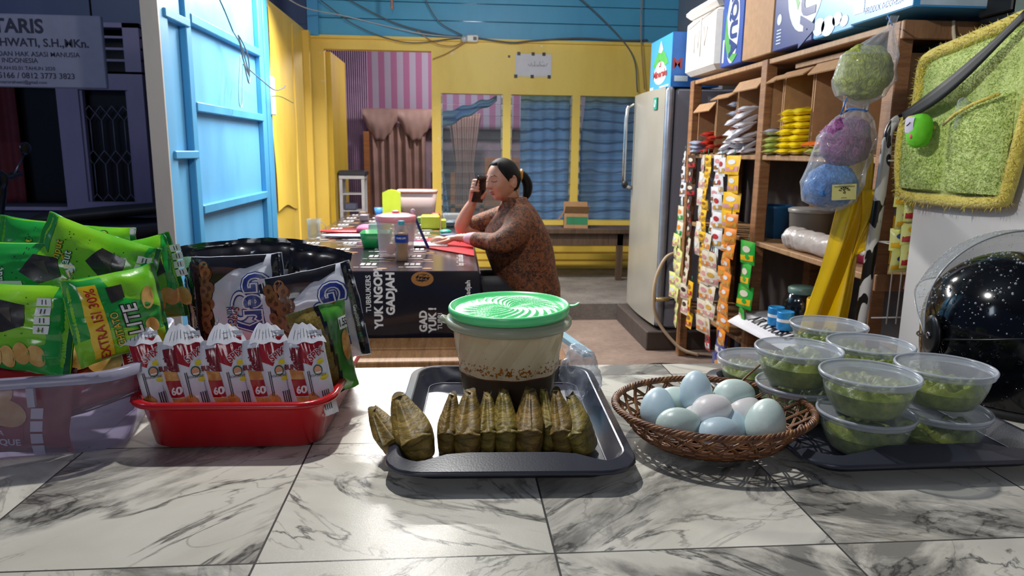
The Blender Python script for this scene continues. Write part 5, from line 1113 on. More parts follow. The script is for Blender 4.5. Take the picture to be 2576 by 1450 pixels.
# hair
b = MB(); vs = []; fs = []
for j_ in range(NP+1):
    for i_ in range(NT):
        th, ph = -180+360*i_/NT, -89.5+179*j_/NP; a = abs(th)
        line = 47-.0*a if a < 30 else 47-(a-30)*1.05; line = max(line, -32)
        if 82 < a < 112: line = max(line, 8-abs(a-97)*.3)
        k = 1/(1+exp(-(ph-line)/2.4)); vs.append(HC+Rh @ (head_local(th, ph, True)*(1-.13*(1-k)+.085*k)))
for j_ in range(NP):
    for i_ in range(NT): k_ = (i_+1) % NT; fs.append((j_*NT+i_, j_*NT+k_, (j_+1)*NT+k_, (j_+1)*NT+i_))
fs.append(tuple(range(NT-1, -1, -1))); fs.append(tuple(NP*NT+i_ for i_ in range(NT))); b.add(vs, fs, HR)
b.limb([(.335, 3.735, 1.085), (.362, 3.74, 1.075), (.385, 3.74, 1.03), (.382, 3.735, .98), (.362, 3.73, .945)], [(.018, .018), (.024, .022), (.031, .026), (.027, .022), (.010, .010)], HR, 14)
wpart(b, 'hair')
b = MB(); b.tube([Vector((.352, 3.737, 1.08))+Vector((.008*sin(a)*0, .024*cos(a), .024*sin(a))) for a in [2*pi*k/16 for k in range(16)]], .007, mat('hair_tie', '#c08a3a', .5), 8, closed=True); wpart(b, 'hair_tie')
LSH = mat('lash', '#20130f', .5); LIP = mat('lips', '#8d4a46', .4)
b = MB()
for s in (1, -1): b.tube([HP(s*t, p, .012) for t, p in ((12, 2), (17, .2), (24, -.8), (31, .2), (36, 2.5))], .0016, LSH, 6)
wpart(b, 'eyelashes')
b = MB()
for s in (1, -1): b.tube([HP(s*t, p, .008) for t, p in ((10, 13.5), (18, 16.5), (27, 16.8), (37, 12.5))], [.0015, .0026, .0022, .0008], LSH, 6)
wpart(b, 'eyebrows')
b = MB()
for ph0, hh in ((-27.6, 2.2), (-33.6, 2.6)): b.grid(lambda u, v: HP(-15+30*u, ph0+(hh*sin(pi*u)**.6+.2)*(v*2-1)-.4*cos(u*2*pi), .012), 16, 6, LIP)
b.tube([HP(-15+30*k/10, -30.6-.5*abs(k-5)/5, .006) for k in range(11)], .0009, LSH, 5); wpart(b, 'lips')
b = MB()
for s in (1, -1): b.ball(HP(s*6.5, -19.5, .0), .0028, LSH, 8, 6)
wpart(b, 'nostrils')
# blouse
b = MB()
rg = [(.42, .405, .165, .215), (.50, .395, .168, .215), (.58, .375, .170, .205), (.66, .355, .176, .20), (.74, .342, .172, .195), (.80, .335, .155, .19), (.85, .332, .128, .182), (.885, .334, .106, .165), (.915, .330, .088, .128), (.94, .322, .072, .090), (.966, .318, .062, .070)]
rings = []
for z, xc, rx, ry in rg:
    ring = []
    for k in range(48):
        a = 2*pi*k/48; wv = 1+.012*sin(a*5+z*30)+.014*noise.noise(Vector((cos(a)*3, sin(a)*3, z*14)))
        ring.append((xc+rx*cos(a)*wv+(.02*max(0, -cos(a))**2*gs(z, .74, .08)*-1), 3.72+ry*sin(a)*wv, z))
    rings.append(ring)
b.loft(rings, SH)
b.limb([(.335, 3.60, .865), (.295, 3.50, .80), (.235, 3.455, .765), (.20, 3.458, .757)], [(.070, .068), (.070, .066), (.062, .056), (.056, .050)], SH, 20)
b.limb([(.225, 3.458, .757), (.17, 3.49, .760), (.115, 3.525, .766)], [(.055, .050), (.050, .045), (.045, .039)], SH, 20)
b.limb([(.32, 3.85, .865), (.23, 3.91, .83), (.135, 3.895, .805), (.10, 3.885, .795)], [(.068, .068), (.068, .064), (.060, .055), (.052, .046)], SH, 20)
for s, y in ((1, 0), ):
    b.limb([(.262, 3.66, .945), (.245, 3.70, .905), (.232, 3.72, .86)], [(.014, .006), (.02, .006), (.012, .006)], SH, 10); b.limb([(.268, 3.78, .945), (.250, 3.76, .905), (.232, 3.735, .86)], [(.014, .006), (.02, .006), (.012, .006)], SH, 10)
wpart(b, 'blouse', .007, 3)
b = MB(); b.limb([(.128, 3.518, .766), (.098, 3.54, .768), (.080, 3.553, .768)], [(.041, .037), (.040, .034), (.037, .030)], mat('lilac_undersleeve', '#c9a3ad', .8, .05, 30, .2, 100), 18); wpart(b, 'undersleeve')
b = MB(); b.limb([(.375, 3.64, .47), (.15, 3.62, .48), (-.05, 3.60, .47), (-.08, 3.60, .38), (-.09, 3.60, .05)], [.095, .085, .065, .06, .045], mat('dark_trousers', '#1b1b24', .7), 18); b.limb([(.375, 3.80, .47), (.15, 3.82, .48), (-.05, 3.84, .47), (-.08, 3.84, .38), (-.09, 3.84, .05)], [.095, .085, .065, .06, .045], mat('dark_trousers', '#1b1b24', .7), 18)
wpart(b, 'trousers', .012, 3)
b = MB()
for y in (3.60, 3.84): b.limb([(-.06, y, .035), (-.13, y, .03), (-.20, y, .025)], [(.04, .032), (.045, .028), (.035, .02)], mat('sandal', '#3a2a22', .6), 12)
wpart(b, 'sandals')
b = MB(); b.tube([Vector((.043, 3.586, .768))+Vector((.018*sin(a)*.6, .027*cos(a), .023*sin(a))) for a in [2*pi*k/20 for k in range(20)]], .0016, mat('red_thread', '#b3452c', .5), 6, closed=True); b.tube([Vector((.030, 3.595, .768))+Vector((.016*sin(a)*.6, .0275*cos(a), .022*sin(a))) for a in [2*pi*k/20 for k in range(20)]], .0016, mat('gold_chain', '#b59a5a', .3, metal=1), 6, closed=True); wpart(b, 'bracelet')
b = MB(); Mp = orient(PC+Vector((-.010, -.008, -.004)), (.80, .50, -.1), (.22, -.22, 1)); b.box((-.036, -.004, -.072), (.036, .004, .072), mat('phone_black', '#0e0e14', .2, coat=.5), .004, M=Mp); tag(b.build('mobile_phone'), 'dark mobile phone held against the woman\'s cheek', 'phone')
# stool under her
stl = thing('stool', 'low wooden stool under the seated woman', 'stool', (.40, 3.72, 0)); b = MB(); b.box((-.17, -.20, .36), (.17, .20, .40), DW, .01); b.build('seat', stl)
for x in (-.13, .13):
    for y in (-.16, .16): b = MB(); b.box((x-.02, y-.02, 0), (x+.02, y+.02, .36), DW); b.build('leg', stl)
# ------------------------------------------------------------------ fridge
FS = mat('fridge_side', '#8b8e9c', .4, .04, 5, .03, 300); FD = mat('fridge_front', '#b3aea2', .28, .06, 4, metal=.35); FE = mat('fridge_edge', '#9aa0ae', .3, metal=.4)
fr = thing('refrigerator', 'tall grey fridge with long handles standing beside the shelves', 'fridge', (0, 0, 0))
b = MB(); b.box((1.30, 4.22, .13), (1.72, 4.92, 1.57), FS, .012); b.build('cabinet', fr)
def fdoor(u, v):      # gently bowed door skin
    y = 4.22+.72*u; return Vector((1.235-.020*sin(pi*u)**.8, y, v))
for z0, z1, nm in ((.15, 1.575, 'door'),):
    b = MB(); b.grid(lambda u, v: fdoor(u, v), 20, 6, FD, v=(z0, z1)); b.grid(lambda u, v: fdoor(1, v)+Vector(((1.30-1.235)*u, 0, 0)), 1, 6, FD, v=(z0, z1))
    b.limb([(1.262, 4.232, z0+.02), (1.262, 4.232, z1-.02)], [.028, .028], FE, 16)
    b.add([fdoor(k/20, z1) for k in range(21)]+[(1.30, 4.94, z1), (1.30, 4.22, z1)], [tuple(range(23))], FD, False); o = b.build(nm, fr)
b = MB()
for y, x in ((4.885, 1.165), (4.80, 1.165)):
    b.tube([(x+.05, y, 1.52), (x+.01, y, 1.50), (x, y, 1.42), (x, y, 1.15), (x, y, 1.02), (x+.02, y, .97), (x+.06, y, .96)], .013, mat('chrome_handle', '#c5c7cc', .15, metal=1), 12)
    b.ball((x+.01, y, .985), (.022, .022, .03), BLACK, 12, 8); break
b.build('handle', fr)
b = MB(); fnn = lambda x, y: Vector((1.2185+.0, 4.40-x, 1.50+y)); b.box((1.214, 4.33, 1.455), (1.2205, 4.395, 1.525), mat('teal_sticker', '#2f9a86', .4)); 
b.tube([(1.2135, 4.362+.014*cos(a), 1.49+.020*sin(a)) for a in [2*pi*k/16 for k in range(16)]], .0022, WHITE, 5, closed=True); b.build('sticker', fr)
b = MB(); b.box((1.18, 4.18, 0), (1.76, 5.0, .12), mat('plinth_wood', '#4a3f3a', .7), .006); tag(b.build('fridge_plinth'), 'dark low wooden plinth under the grey fridge', 'plinth')
cable('beige hose curving down beside the fridge to the floor', [(1.36, 4.16, .62), (1.26, 4.14, .58), (1.20, 4.13, .42), (1.22, 4.12, .22), (1.34, 4.05, .06), (1.45, 4.0, .02)], .010, mat('hose_beige', '#b39b80', .5), 'hose')
simple('valve', 'small yellowish tap pipe sticking out beside the fridge', 'pipe', lambda b: (b.tube([(1.21, 4.12, .335), (1.29, 4.12, .335)], .013, mat('brass_old', '#b09a6a', .4, metal=.5), 10), b.tube([(1.29, 4.12, .335), (1.40, 4.14, .335)], .008, BLACK, 8)))

# ------------------------------------------------------------------ cartons on top
def carton(name, label, lo, hi, m, art=None, cat='box', group=None):
    b = MB(); b.box(lo, hi, m, .004)
    fl = lambda off=.0012: (lambda u, v: Vector((lo[0]-off, hi[1]-u, lo[2]+v)))      # left face, u from far to near
    fr_ = lambda off=.0012: (lambda u, v: Vector((lo[0]+u, lo[1]-off, lo[2]+v)))
    if art: art(b, fl, fr_, hi[1]-lo[1], hi[2]-lo[2], hi[0]-lo[0])
    return tag(b.build(name), label, cat, group)
LB = mat('carton_light_blue', '#3f9fe0', .35, .06, 5, coat=.2); MBL = mat('carton_blue', '#2a6fc4', .35); AQ = mat('carton_navy', '#2a4fa5', .35, .08, 6, coat=.2); AQD = mat('carton_dark_navy', '#1c3a80', .35, .08, 6); GRL = mat('leaf_green_print', '#4fa552', .4); PAL = mat('pale_print', '#cfe2ee', .4); CYA = mat('carton_cyan', '#5cb4ea', .35, .06, 5, coat=.2); RDP = mat('red_print', '#a3383c', .4)
def le_art(b, L, R, W, H, D):
    b.disc((W*.5, H*.30), W*.30, H*.20, L(), WHITE, 24); b.poly([(W*.12, H*.48), (W*.3, H*.68), (W*.42, H*.80), (W*.50, H*.92), (W*.58, H*.76), (W*.72, H*.66), (W*.88, H*.46), (W*.5, H*.40)], L(.0014), GRL, 1)
    b.poly([(W*.40, H*.74), (W*.50, H*.94), (W*.60, H*.76), (W*.52, H*.70)], L(.002), WHITE, 1); b.disc((W*.5, H*.42), W*.2, H*.12, L(.0018), WHITE, 20)
    b.text('Le', L(.003), RDP, .062, (W*.5, H*.50), 0, .03, 1, .85); b.text('Minerale', L(.003), RDP, .062, (W*.5, H*.30), 0, .035, 1, 1.35, 1.0); b.rect(W*.04, H*.03, W*.2, H*.08, L(), PAL, 1); b.rect(W*.5, H*.03, W*.92, H*.06, L(), PAL, 1)
    b.rect(0, 0, D, H, R(.0006), MBL, 1); b.text('M', R(.002), RDP, .08, (.035, H*.42), 0, .03, 1); b.rect(.02, H*.1, .10, H*.2, R(.002), PAL, 1)
carton('water_carton', 'light blue mineral water carton standing on the fridge', (1.262, 4.225, 1.580), (1.55, 4.68, 1.885), LB, le_art)
FO = mat('styrofoam', '#dcd7d0', .7, .04, 30, .2, 200)
b = MB(); b.box((1.325, 3.68, 1.625), (1.66, 4.185, 1.93), FO, .025); b.box((1.318, 3.672, 1.935), (1.667, 4.192, 1.99), FO, .02)
pf = lambda x, z: Vector((1.3245, 4.12-x, 1.66+z)); 
for pts in ([(.0, .22), (.17, .24)], [(.2, .24), (.42, .26)], [(.2, .25), (.2, .05)], [(.10, .18), (.10, .08)], [(.13, .18), (.16, .10), (.17, .19)], [(.24, .20), (.26, .10), (.30, .19)]): b.tube([pf(*p) for p in pts], .003, mat('pencil_foam', '#a39a92', .7), 5)
tag(b.build('foam_box'), 'white styrofoam box with lid on top of the shelf beside the fridge', 'box')
def aqua_art(b, L, R, W, H, D):
    b.disc((W*.52, H*.42), W*.30, H*.40, L(), WHITE, 26); b.poly([(W*.2, H*.60), (W*.32, H*.35), (W*.6, H*.12), (W*.82, H*.10), (W*.6, H*.02), (W*.35, H*.1), (W*.16, H*.3)], L(.002), GRL, 1)
    b.text('AQUA', L(.003), AQD, .118, (W*.56, H*.48), -pi/2, .05, 1); b.rect(W*.08, H*.05, W*.16, H*.30, L(), PAL, 1)
carton('water_carton', 'navy blue water carton with white vertical name, between the foam box and brown carton', (1.345, 3.395, 1.622), (1.66, 3.66, 2.06), AQ, aqua_art)
carton('brown_carton', 'plain tall brown cardboard carton between the two navy water cartons', (1.345, 3.07, 1.622), (1.68, 3.385, 2.10), KR)
def aqua2(b, L, R, W, H, D):
    b.disc((W*.78, H*.52), W*.44, H*.42, L(), PAL, 28); b.poly([(W*.40, H*.78), (W*.47, H*.5), (W*.62, H*.3), (W*.78, H*.55), (W*.62, H*.62), (W*.52, H*.85)], L(.002), GRL, 1); b.disc((W*.72, H*.55), W*.16, H*.2, L(.0024), WHITE, 20)
    b.text('AQUA', L(.003), AQD, .15, (W*.86, H*.48), -pi/2, .05, 1); b.disc((W*.15, H*.28), W*.06, H*.05, L(), PAL, 14)
    for k in range(5): b.rect(W*.10, H*(.06+.03*k), W*.22, H*(.07+.03*k), L(), PAL, 1)
carton('water_carton', 'dark navy water carton right of the plain brown carton', (1.345, 2.72, 1.622), (1.68, 3.06, 2.06), AQD, aqua2)
def cy1(b, L, R, W, H, D):
    b.disc((W*.45, H*.70), W*.26, H*.14, L(), PAL, 22); b.disc((W*.45, H*.72), W*.18, H*.09, L(.002), CYA, 22)
    for x, y, r in ((.7, .55, .05), (.82, .62, .04), (.15, .12, .16), (.4, .10, .18), (.62, .14, .12), (.8, .10, .1)): b.disc((W*x, H*y), W*r, H*r*.6, L(.0016), PAL, 14)
carton('water_carton', 'light blue carton with white droplets, left one of the pair near the shelf end', (1.345, 2.44, 1.622), (1.68, 2.71, 1.95), CYA, cy1)
def cy2(b, L, R, W, H, D):
    b.text('PRODUK INDONESIA', L(.002), AQD, .028, (W*.55, H*.12), 0, .01, 1, .75)
    for k in range(3): b.rect(W*.3, H*(.42+.08*k), W*.92, H*(.44+.08*k), L(), AQD, 1)
    b.rect(W*.06, H*.12, W*.24, H*.36, L(), PAL, 1); b.rect(0, 0, D, H, R(.0006), LB, 1)
    for k in range(3): b.disc((.035+k*.028, H*.24), .011, .011, R(.002), BLACK, 14); b.disc((.035+k*.028, H*.24), .005, .005, R(.003), PAL, 10)
    b.rect(.02, H*.02, D*.98, H*.10, R(.0014), PAL, 1)
carton('water_carton', 'light blue carton printed PRODUK INDONESIA at the end of the shelf top', (1.330, 2.09, 1.626), (1.62, 2.43, 1.88), CYA, cy2)

# ------------------------------------------------------------------ shelf unit
SWD = wood('shelf_wood', '#7d5637', '#a87c55', .55, (14, 1, 1), 3); SWP = wood('post_wood', '#74492b', '#a3754c', .55, (1, 1, 14), 4); SWY = wood('shelf_board', '#8a6544', '#b38b62', .55, (1, 14, 1), 3)
su = thing('shelf_unit', 'tall open wooden shelf unit along the right wall', 'shelf', (0, 0, 0))
for z, nm in ((1.60, 'top_board'), (1.195, 'shelf_board'), (.815, 'shelf_board'), (.33, 'shelf_board')):
    b = MB(); b.box((1.352 if z != .33 else 1.36, 2.20, z-.022), (1.66, 4.10, z), SWY, .003); b.build(nm, su)
b = MB(); b.box((1.352, 2.24, .475), (1.66, 3.10, .495), SWY, .003); b.build('shelf_board', su)
for y in (4.08, 3.12, 2.19):
    for x in (1.345, 1.615):
        b = MB(); b.box((x, y-.025, 0), (x+.048, y+.035, 1.60), SWP, .003); b.build('post', su)
for z in (1.575, 1.19, .80):
    b = MB(); b.box((1.345, 2.148, z-.03), (1.663, 2.164, z+.025), SWD, .003); b.build('end_rail', su)
b = MB(); b.box((1.685, 2.15, .3), (1.70, 4.1, 1.58), mat('shelf_back', '#4a4240', .8)); tag(b.build('back_panel', su))
simple('timber_block', 'thin wooden slat fixed under the top board of the shelf', 'slat', lambda b: b.box((1.40, 2.42, 1.545), (1.43, 2.95, 1.565), SWY, .002))

# open cartons standing in the top compartments
def open_box(label, y0, y1, h, seed, x0=1.375):
    t = thing('open_carton', label, 'box', (x0, y0, 1.197), 'open cartons on the upper shelf'); w_ = y1-y0; rr = random.Random(seed); d = .22
    b = MB(); b.box((0, 0, 0), (d, .006, h), KR); b.box((0, w_-.006, 0), (d, w_, h), KR); b.box((d-.006, 0, 0), (d, w_, h), KR2); b.box((0, 0, 0), (d, w_, .005), KR2); b.box((.0, 0, h-.006), (d, w_, h), KR2); b.build('carton', t)
    b = MB(); a = rr.uniform(.2, .7); b.add([(0, .004, h), (0, w_-.004, h), (-.045*cos(a), w_-.01, h-.06*sin(a)-.01), (-.045*cos(a), .01, h-.06*sin(a)-.01), (0.003, .004, h-.004), (.003, w_-.004, h-.004), (-.045*cos(a)+.003, w_-.01, h-.06*sin(a)-.014), (-.045*cos(a)+.003, .01, h-.06*sin(a)-.014)], [(0, 1, 2, 3), (7, 6, 5, 4), (3, 2, 6, 7), (0, 3, 7, 4), (1, 5, 6, 2), (0, 4, 5, 1)], KR, False); b.build('flap', t)
for i, (y0, y1, h) in enumerate(((3.76, 4.03, .27), (3.48, 3.75, .30), (3.17, 3.47, .34), (2.985, 3.085, .33), (2.73, 2.975, .335), (2.50, 2.72, .34), (2.26, 2.49, .33))):
    open_box(['open brown carton nearest the fridge on the upper shelf', 'open brown carton, second from the fridge on the upper shelf', 'open brown carton against the middle post, full of white packs', 'narrow open carton just right of the middle post', 'open brown carton holding the stack of yellow packs', 'open brown carton with orange packs at its foot', 'open brown carton behind the hanging net bags'][i], y0, y1, h, i)
# snack packs on the upper shelf
def pack_proto(cols, w, h):
    S = bag_fn(w, h, .028, 3, 1.2, .86, Matrix(), waist=.04); mb = MB(); a, b_, c = cols
    mb.grid(lambda u, v: S(u, v, -1), 10, 10, a, u=(-1, 1), v=(-1, 1)); mb.grid(lambda u, v: S(u, v, 1), 10, 10, a, u=(1, -1), v=(-1, 1))
    mb.disc((.1, .0), .6, .5, lambda x, y: S(x, y, -1, .001), b_, 12, mx=.5); mb.disc((-.2, .1), .28, .22, lambda x, y: S(x, y, -1, .002), c, 10, mx=.5); mb.disc((.1, .0), .6, .5, lambda x, y: S(-x, y, 1, .001), b_, 12, mx=.5)
    return mb
cset = {'yellow': (foil('pack_yellow', '#ecd21f'), foil('pack_yellow2', '#d9b414'), REDI), 'white': (foil('pack_white', '#d8d6dc'), foil('pack_rust', '#a5553a'), foil('pack_green', '#2f6a4c')), 'red': (foil('pack_redf', '#a52a22'), foil('pack_orange', '#d98030'), WHITE), 'grey': (foil('pack_grey', '#a3a8bb'), foil('pack_dk', '#3a3a48'), WHITE), 'lime': (foil('pack_lime', '#a6b35a'), foil('pack_cream', '#d8cf9a'), foil('pack_green', '#2f6a4c')), 'orange': (foil('pack_org', '#e0622a'), foil('pack_yellow2', '#d9b414'), WHITE)}
pmesh = {}
def spack(kind, x, y, z, rx, rz, label, group, s=1.0):
    if kind not in pmesh: o = pack_proto(cset[kind], .085, .10).build('snack_packet'); pmesh[kind] = o
    else: o = pmesh[kind].copy(); col.objects.link(o)
    o.location = (x, y, z); o.rotation_euler = (rx, .06*sin(y*90), rz); o.scale = (s, s, s); return tag(o, label, 'snack packet', group)
rr = random.Random(11)
for k in range(7):
    for j_ in range(2): spack('yellow', 1.375+rr.uniform(-.01, .01), 2.90-.105*j_-.004*k, 1.213+k*.0255, pi/2-.1, pi/2+rr.uniform(-.15, .15), 'bright yellow packet in the stack between the upright cartons', 'yellow packets stacked on the upper shelf')
for k in range(9):
    for j_ in range(3):
        if k > 8-2*(2-j_) or (j_ == 0 and k > 2): continue
        spack('white', 1.365+rr.uniform(-.03, .02), 3.50-.10*j_+rr.uniform(-.015, .015), 1.215+k*.0235, pi/2-.35+rr.uniform(-.25, .25), pi/2+rr.uniform(-.6, .6), 'white foil packet with rust patch in the heap left of the middle post', 'white packets heaped on the upper shelf')
for k in range(5): spack('red', 1.385, 3.86-.075*(k % 2)+rr.uniform(-.01, .01), 1.213+k*.022, pi/2-.1, pi/2+rr.uniform(-.3, .3), 'red foil packet in the small pile nearest the fridge', 'red packets on the upper shelf')
for k in range(3): spack('grey', 1.36, 3.96, 1.213+k*.022, pi/2-.1, pi/2+rr.uniform(-.3, .3), 'grey foil packet beside the small red pile', 'grey packets on the upper shelf')
for k in range(3): spack('grey', 1.40, 3.53, 1.35+k*.045, pi/2-.1, pi/2+rr.uniform(-.2, .2), 'silver packet hanging inside the carton above the white heap', 'silver packets inside the carton')
for k in range(3): spack('lime', 1.375, 3.03, 1.213+k*.024, pi/2-.1, pi/2, 'olive green packet in the narrow gap right of the middle post', 'olive packets beside the post')
spack('grey', 1.37, 3.03, 1.292, pi/2, pi/2, 'white grey packet on top of the olive packets', None)
for k in range(5): spack('lime', 1.375, 2.66-.07*k, 1.213, pi/2-.1, pi/2+rr.uniform(-.3, .3), 'pale olive packet in the low row before the right cartons', 'pale olive packets in a row')
for k in range(2): spack('orange', 1.375, 2.68-.06*k, 1.238, pi/2-.1, pi/2+.3, 'orange packet lying on the pale olive row', 'orange packets on the olive row')
for k in range(3): spack('red', 1.38, 2.55-.07*k, 1.238, pi/2-.1, pi/2+.2, 'dark red packet lying on the pale olive row', 'dark red packets on the olive row')

# strips of sachets
SF = {n: foil('sachet_'+n, c, .3) for n, c in (('cream', '#d8cdb8'), ('pink', '#cf8f92'), ('red', '#b52a34'), ('dark', '#3a2426'), ('yellow', '#e9b41e'), ('orange', '#e2842a'), ('green', '#27a33c'), ('white', '#dcdce0'), ('lime', '#dfe08a'), ('brown', '#8a5a34'), ('blue', '#27408e'), ('gold', '#c79a48'))}
def sachet_mesh(w, h, cols):
    S = bag_fn(w, h, .016, 2, .8, .88, Matrix(), waist=.02); mb = MB(); a, b_, c = [SF[q] for q in cols]
    mb.grid(lambda u, v: S(u, v, -1), 8, 8, a, u=(-1, 1), v=(-1, 1)); mb.grid(lambda u, v: S(u, v, 1), 8, 8, a, u=(1, -1), v=(-1, 1))
    mb.poly([(-.9, -.75), (.9, -.65), (.9, -.1), (-.9, -.3)], lambda x, y: S(x, y, -1, .0008), b_, .5); mb.disc((.0, .3), .55, .28, lambda x, y: S(x, y, -1, .0012), c, 12, mx=.5); mb.disc((.2, -.35), .3, .2, lambda x, y: S(x, y, -1, .0018), a, 10, mx=.5)
    return mb
def strip(label, y, zt, n, w, h, cols, x=1.315, slant=0, rz=None, lean=0):
    t = thing('sachet_strip', label, 'sachet strip', (x, y, zt), 'hanging strips of sachets', (-pi/2 if rz is None else rz))
    rr = random.Random(int(y*1000)+n); first = None
    for k in range(n):
        if first is None: o = first = sachet_mesh(w*1.22, h*1.04, cols).build('sachet', t)
        else: o = first.copy(); col.objects.link(o); o.parent = t
        o.location = (slant*k*h, rr.uniform(-.008, .004)+lean*k, -h*(k+.5)); o.rotation_euler = (rr.uniform(-.12, .12), 0, rr.uniform(-.22, .22))
    b = MB(); b.tube([(0, 0, .03), (0, 0, 0)], .002, mat('green_string', '#2f8a6a', .5), 5); b.build('string', t)
A = strip
A('strip of brown and white sachets hanging furthest left, beside the fridge', 4.045, 1.21, 6, .05, .085, ('white', 'brown', 'dark'))
A('strip of cream sachets with green stripe at the far left, below the brown one', 4.03, .90, 2, .07, .09, ('cream', 'green', 'orange'), x=1.30)
A('strip of dark sachets with red band, second from the fridge', 3.87, 1.19, 6, .085, .075, ('dark', 'red', 'cream'), x=1.305)
A('strip of pink and white sachets, third from the fridge', 3.735, 1.19, 6, .075, .088, ('cream', 'pink', 'white'))
A('strip of bright yellow sachets hanging long, fourth from the fridge', 3.625, 1.19, 13, .060, .056, ('yellow', 'gold', 'brown'), x=1.30)
A('strip of white sachets with brown base, upper middle', 3.515, 1.19, 9, .075, .078, ('white', 'brown', 'pink'))
A('strip of white sachets with red print right of the middle strips', 3.42, 1.18, 7, .085, .088, ('white', 'gold', 'red'), x=1.295)
A('strip of yellow and pink coffee sachets left of the middle post', 3.275, 1.19, 5, .125, .085, ('yellow', 'pink', 'white'), x=1.30)
A('strip of pale lime sachets at the lower far left', 4.03, .74, 5, .085, .075, ('lime', 'pink', 'white'), x=1.285)
A('second strip of pale lime sachets beside the first', 3.93, .74, 7, .075, .075, ('lime', 'cream', 'pink'), x=1.275)
A('strip of pale pink sachets in the lower row', 3.82, .74, 5, .08, .085, ('cream', 'pink', 'dark'), x=1.285)
A('lower strip of yellow and red sachets beneath the long yellow one', 3.70, .52, 3, .07, .085, ('yellow', 'red', 'brown'), x=1.28)
A('broad strip of peach coloured sachets in the lower middle', 3.50, .80, 6, .10, .085, ('cream', 'orange', 'pink'), x=1.28)
A('second peach coloured strip, slightly nearer in the lower middle', 3.39, .72, 5, .10, .082, ('cream', 'pink', 'gold'), x=1.275)
A('strip of pale orange sachets in the lower right cluster', 3.27, .82, 7, .075, .075, ('orange', 'cream', 'gold'), x=1.285)
A('strip of bright orange sachets hanging in front of the middle post', 3.175, .93, 11, .085, .068, ('orange', 'gold', 'white'), x=1.265)
A('bright green strip of noodle seasoning sachets beside the middle post', 3.045, .82, 4, .10, .100, ('green', 'yellow', 'cream'), x=1.30)
A('dark blue sachets at the foot of the orange strips', 3.20, .36, 2, .13, .11, ('blue', 'white', 'gold'), x=1.27)
A('small red and white sachet hanging low below the shelf rail', 3.55, .28, 1, .06, .10, ('red', 'white', 'dark'), x=1.33)

# objects on the lower shelves
simple('bucket', 'dark blue plastic bucket behind the sachet strips on the middle shelf', 'bucket', lambda b: b.lathe([(.07, .817), (.09, .95), (.095, .955), (.095, .965), (.085, .965), (.066, .825)], mat('blue_bucket', '#1f5f8f', .4), 30, (1.50, 3.25, 0), capb=True))
simple('plastic_jar', 'cloudy plastic jar standing on the middle shelf right of the post', 'jar', lambda b: (b.lathe([(.07, .817), (.078, .825), (.088, .96), (.09, .965)], thin('cloudy_jar', '#aaa49c', '#837c76', .55, .35, .3), 30, (1.50, 2.90, 0), capb=True), b.lathe([(.092, .962), (.094, .975), (.08, .98), (0, .985)], thin('cloudy_lid', '#b5b0aa', '#9a948e', .6, .35, .3), 30, (1.50, 2.90, 0))))
CUP = thin('cup_stack_plastic', '#e6e0da', '#d3c8c2', .55, .3, .35, bmp=.5, bs=60); wr = MB()
def roll(u, v):
    a = 2*pi*u; r = .043*(1-.25*max(0, (v-.72)/.28)) if v > .72 else .043
    if v < .25: r = .036+.012*abs(sin(v*40))
    n = noise.noise(Vector((cos(a)*2, sin(a)*2, v*9)))*.006; return Vector((1.40+(r+n)*cos(a), 2.86-.44*v, .862+(r+n)*sin(a)))
wr.grid(roll, 28, 40, CUP); wr.ball((1.40, 2.86, .862), (.036, .02, .036), CUP, 14, 8); wr.ball((1.40, 2.42, .862), (.030, .02, .030), CUP, 14, 8)
tag(wr.build('plastic_roll'), 'long bag of stacked clear plastic cups lying on the middle shelf', 'cup sleeve')
def tb_art(b, L, R, W, H, D):
    b.rect(0, 0, W*.45, H, L(), SF['yellow'], 1); b.rect(W*.45, 0, W, H, L(), mat('magenta_box', '#c03a6a', .4), 1); b.rect(0, H*.3, W*.45, H*.45, L(.002), SF['green'], 1); b.disc((W*.72, H*.45), W*.18, H*.3, L(.002), WHITE, 16)
    b.text('TEH', L(.003), REDI, .03, (W*.22, H*.62), 0, .02, 1)
carton('tea_box', 'yellow and magenta box standing on the middle shelf behind the yellow cloth', (1.47, 2.40, .817), (1.60, 2.58, .985), SF['yellow'], tb_art)
jr = thing('glass_jar', 'dark glass jar with grey green lid on the low shelf', 'jar', (1.47, 2.86, .497)); b = MB(); b.lathe([(.06, 0), (.072, .01), (.075, .09), (.06, .125), (.052, .13)], mat('smoked_glass', '#15181c', .12, coat=.5), 30, capb=True); b.build('body', jr)
b = MB(); b.lathe([(.056, .126), (.058, .135), (.058, .15), (.05, .155), (0, .156)], mat('grey_green_lid', '#5f7a70', .4), 30); b.build('lid', jr)
def can(label, x, y, z, r, h, mb_, mt, band): 
    b = MB(); b.lathe([(r*.95, 0), (r, .003), (r, h-.004), (r*.96, h), (r*.90, h-.003), (0, h-.003)], mb_, 28, (x, y, z), capb=True); b.lathe([(r*1.004, h*.35), (r*1.004, h*.75)], mt, 28, (x, y, z)); b.lathe([(r*1.006, h*.45), (r*1.006, h*.62)], band, 28, (x, y, z)); return tag(b.build('tin_can'), label, 'can')
BC = mat('can_blue', '#2f8fd0', .3, metal=.2)
can('blue milk can, left of the pair on the printed paper', 1.335, 2.80, .503, .033, .075, BC, BC, WHITE); can('blue milk can, right of the pair', 1.335, 2.715, .503, .033, .075, BC, BC, WHITE)
can('tall yellow tin with white round print behind the blue cans', 1.40, 2.58, .503, .048, .155, SF['yellow'], SF['yellow'], WHITE)
can('small dark jar deep on the low shelf left of the glass jar', 1.55, 3.02, .497, .035, .09, BLACK, BLACK, mat('grey_lbl', '#77777a', .5))
pm = MB(); 
def pap(u, v): return Vector((1.24+.36*v, 3.08-.80*u, .4965+.0035-.05*max(0, (.30-v)/.30)**1.5*(.4+.6*(1-u))))
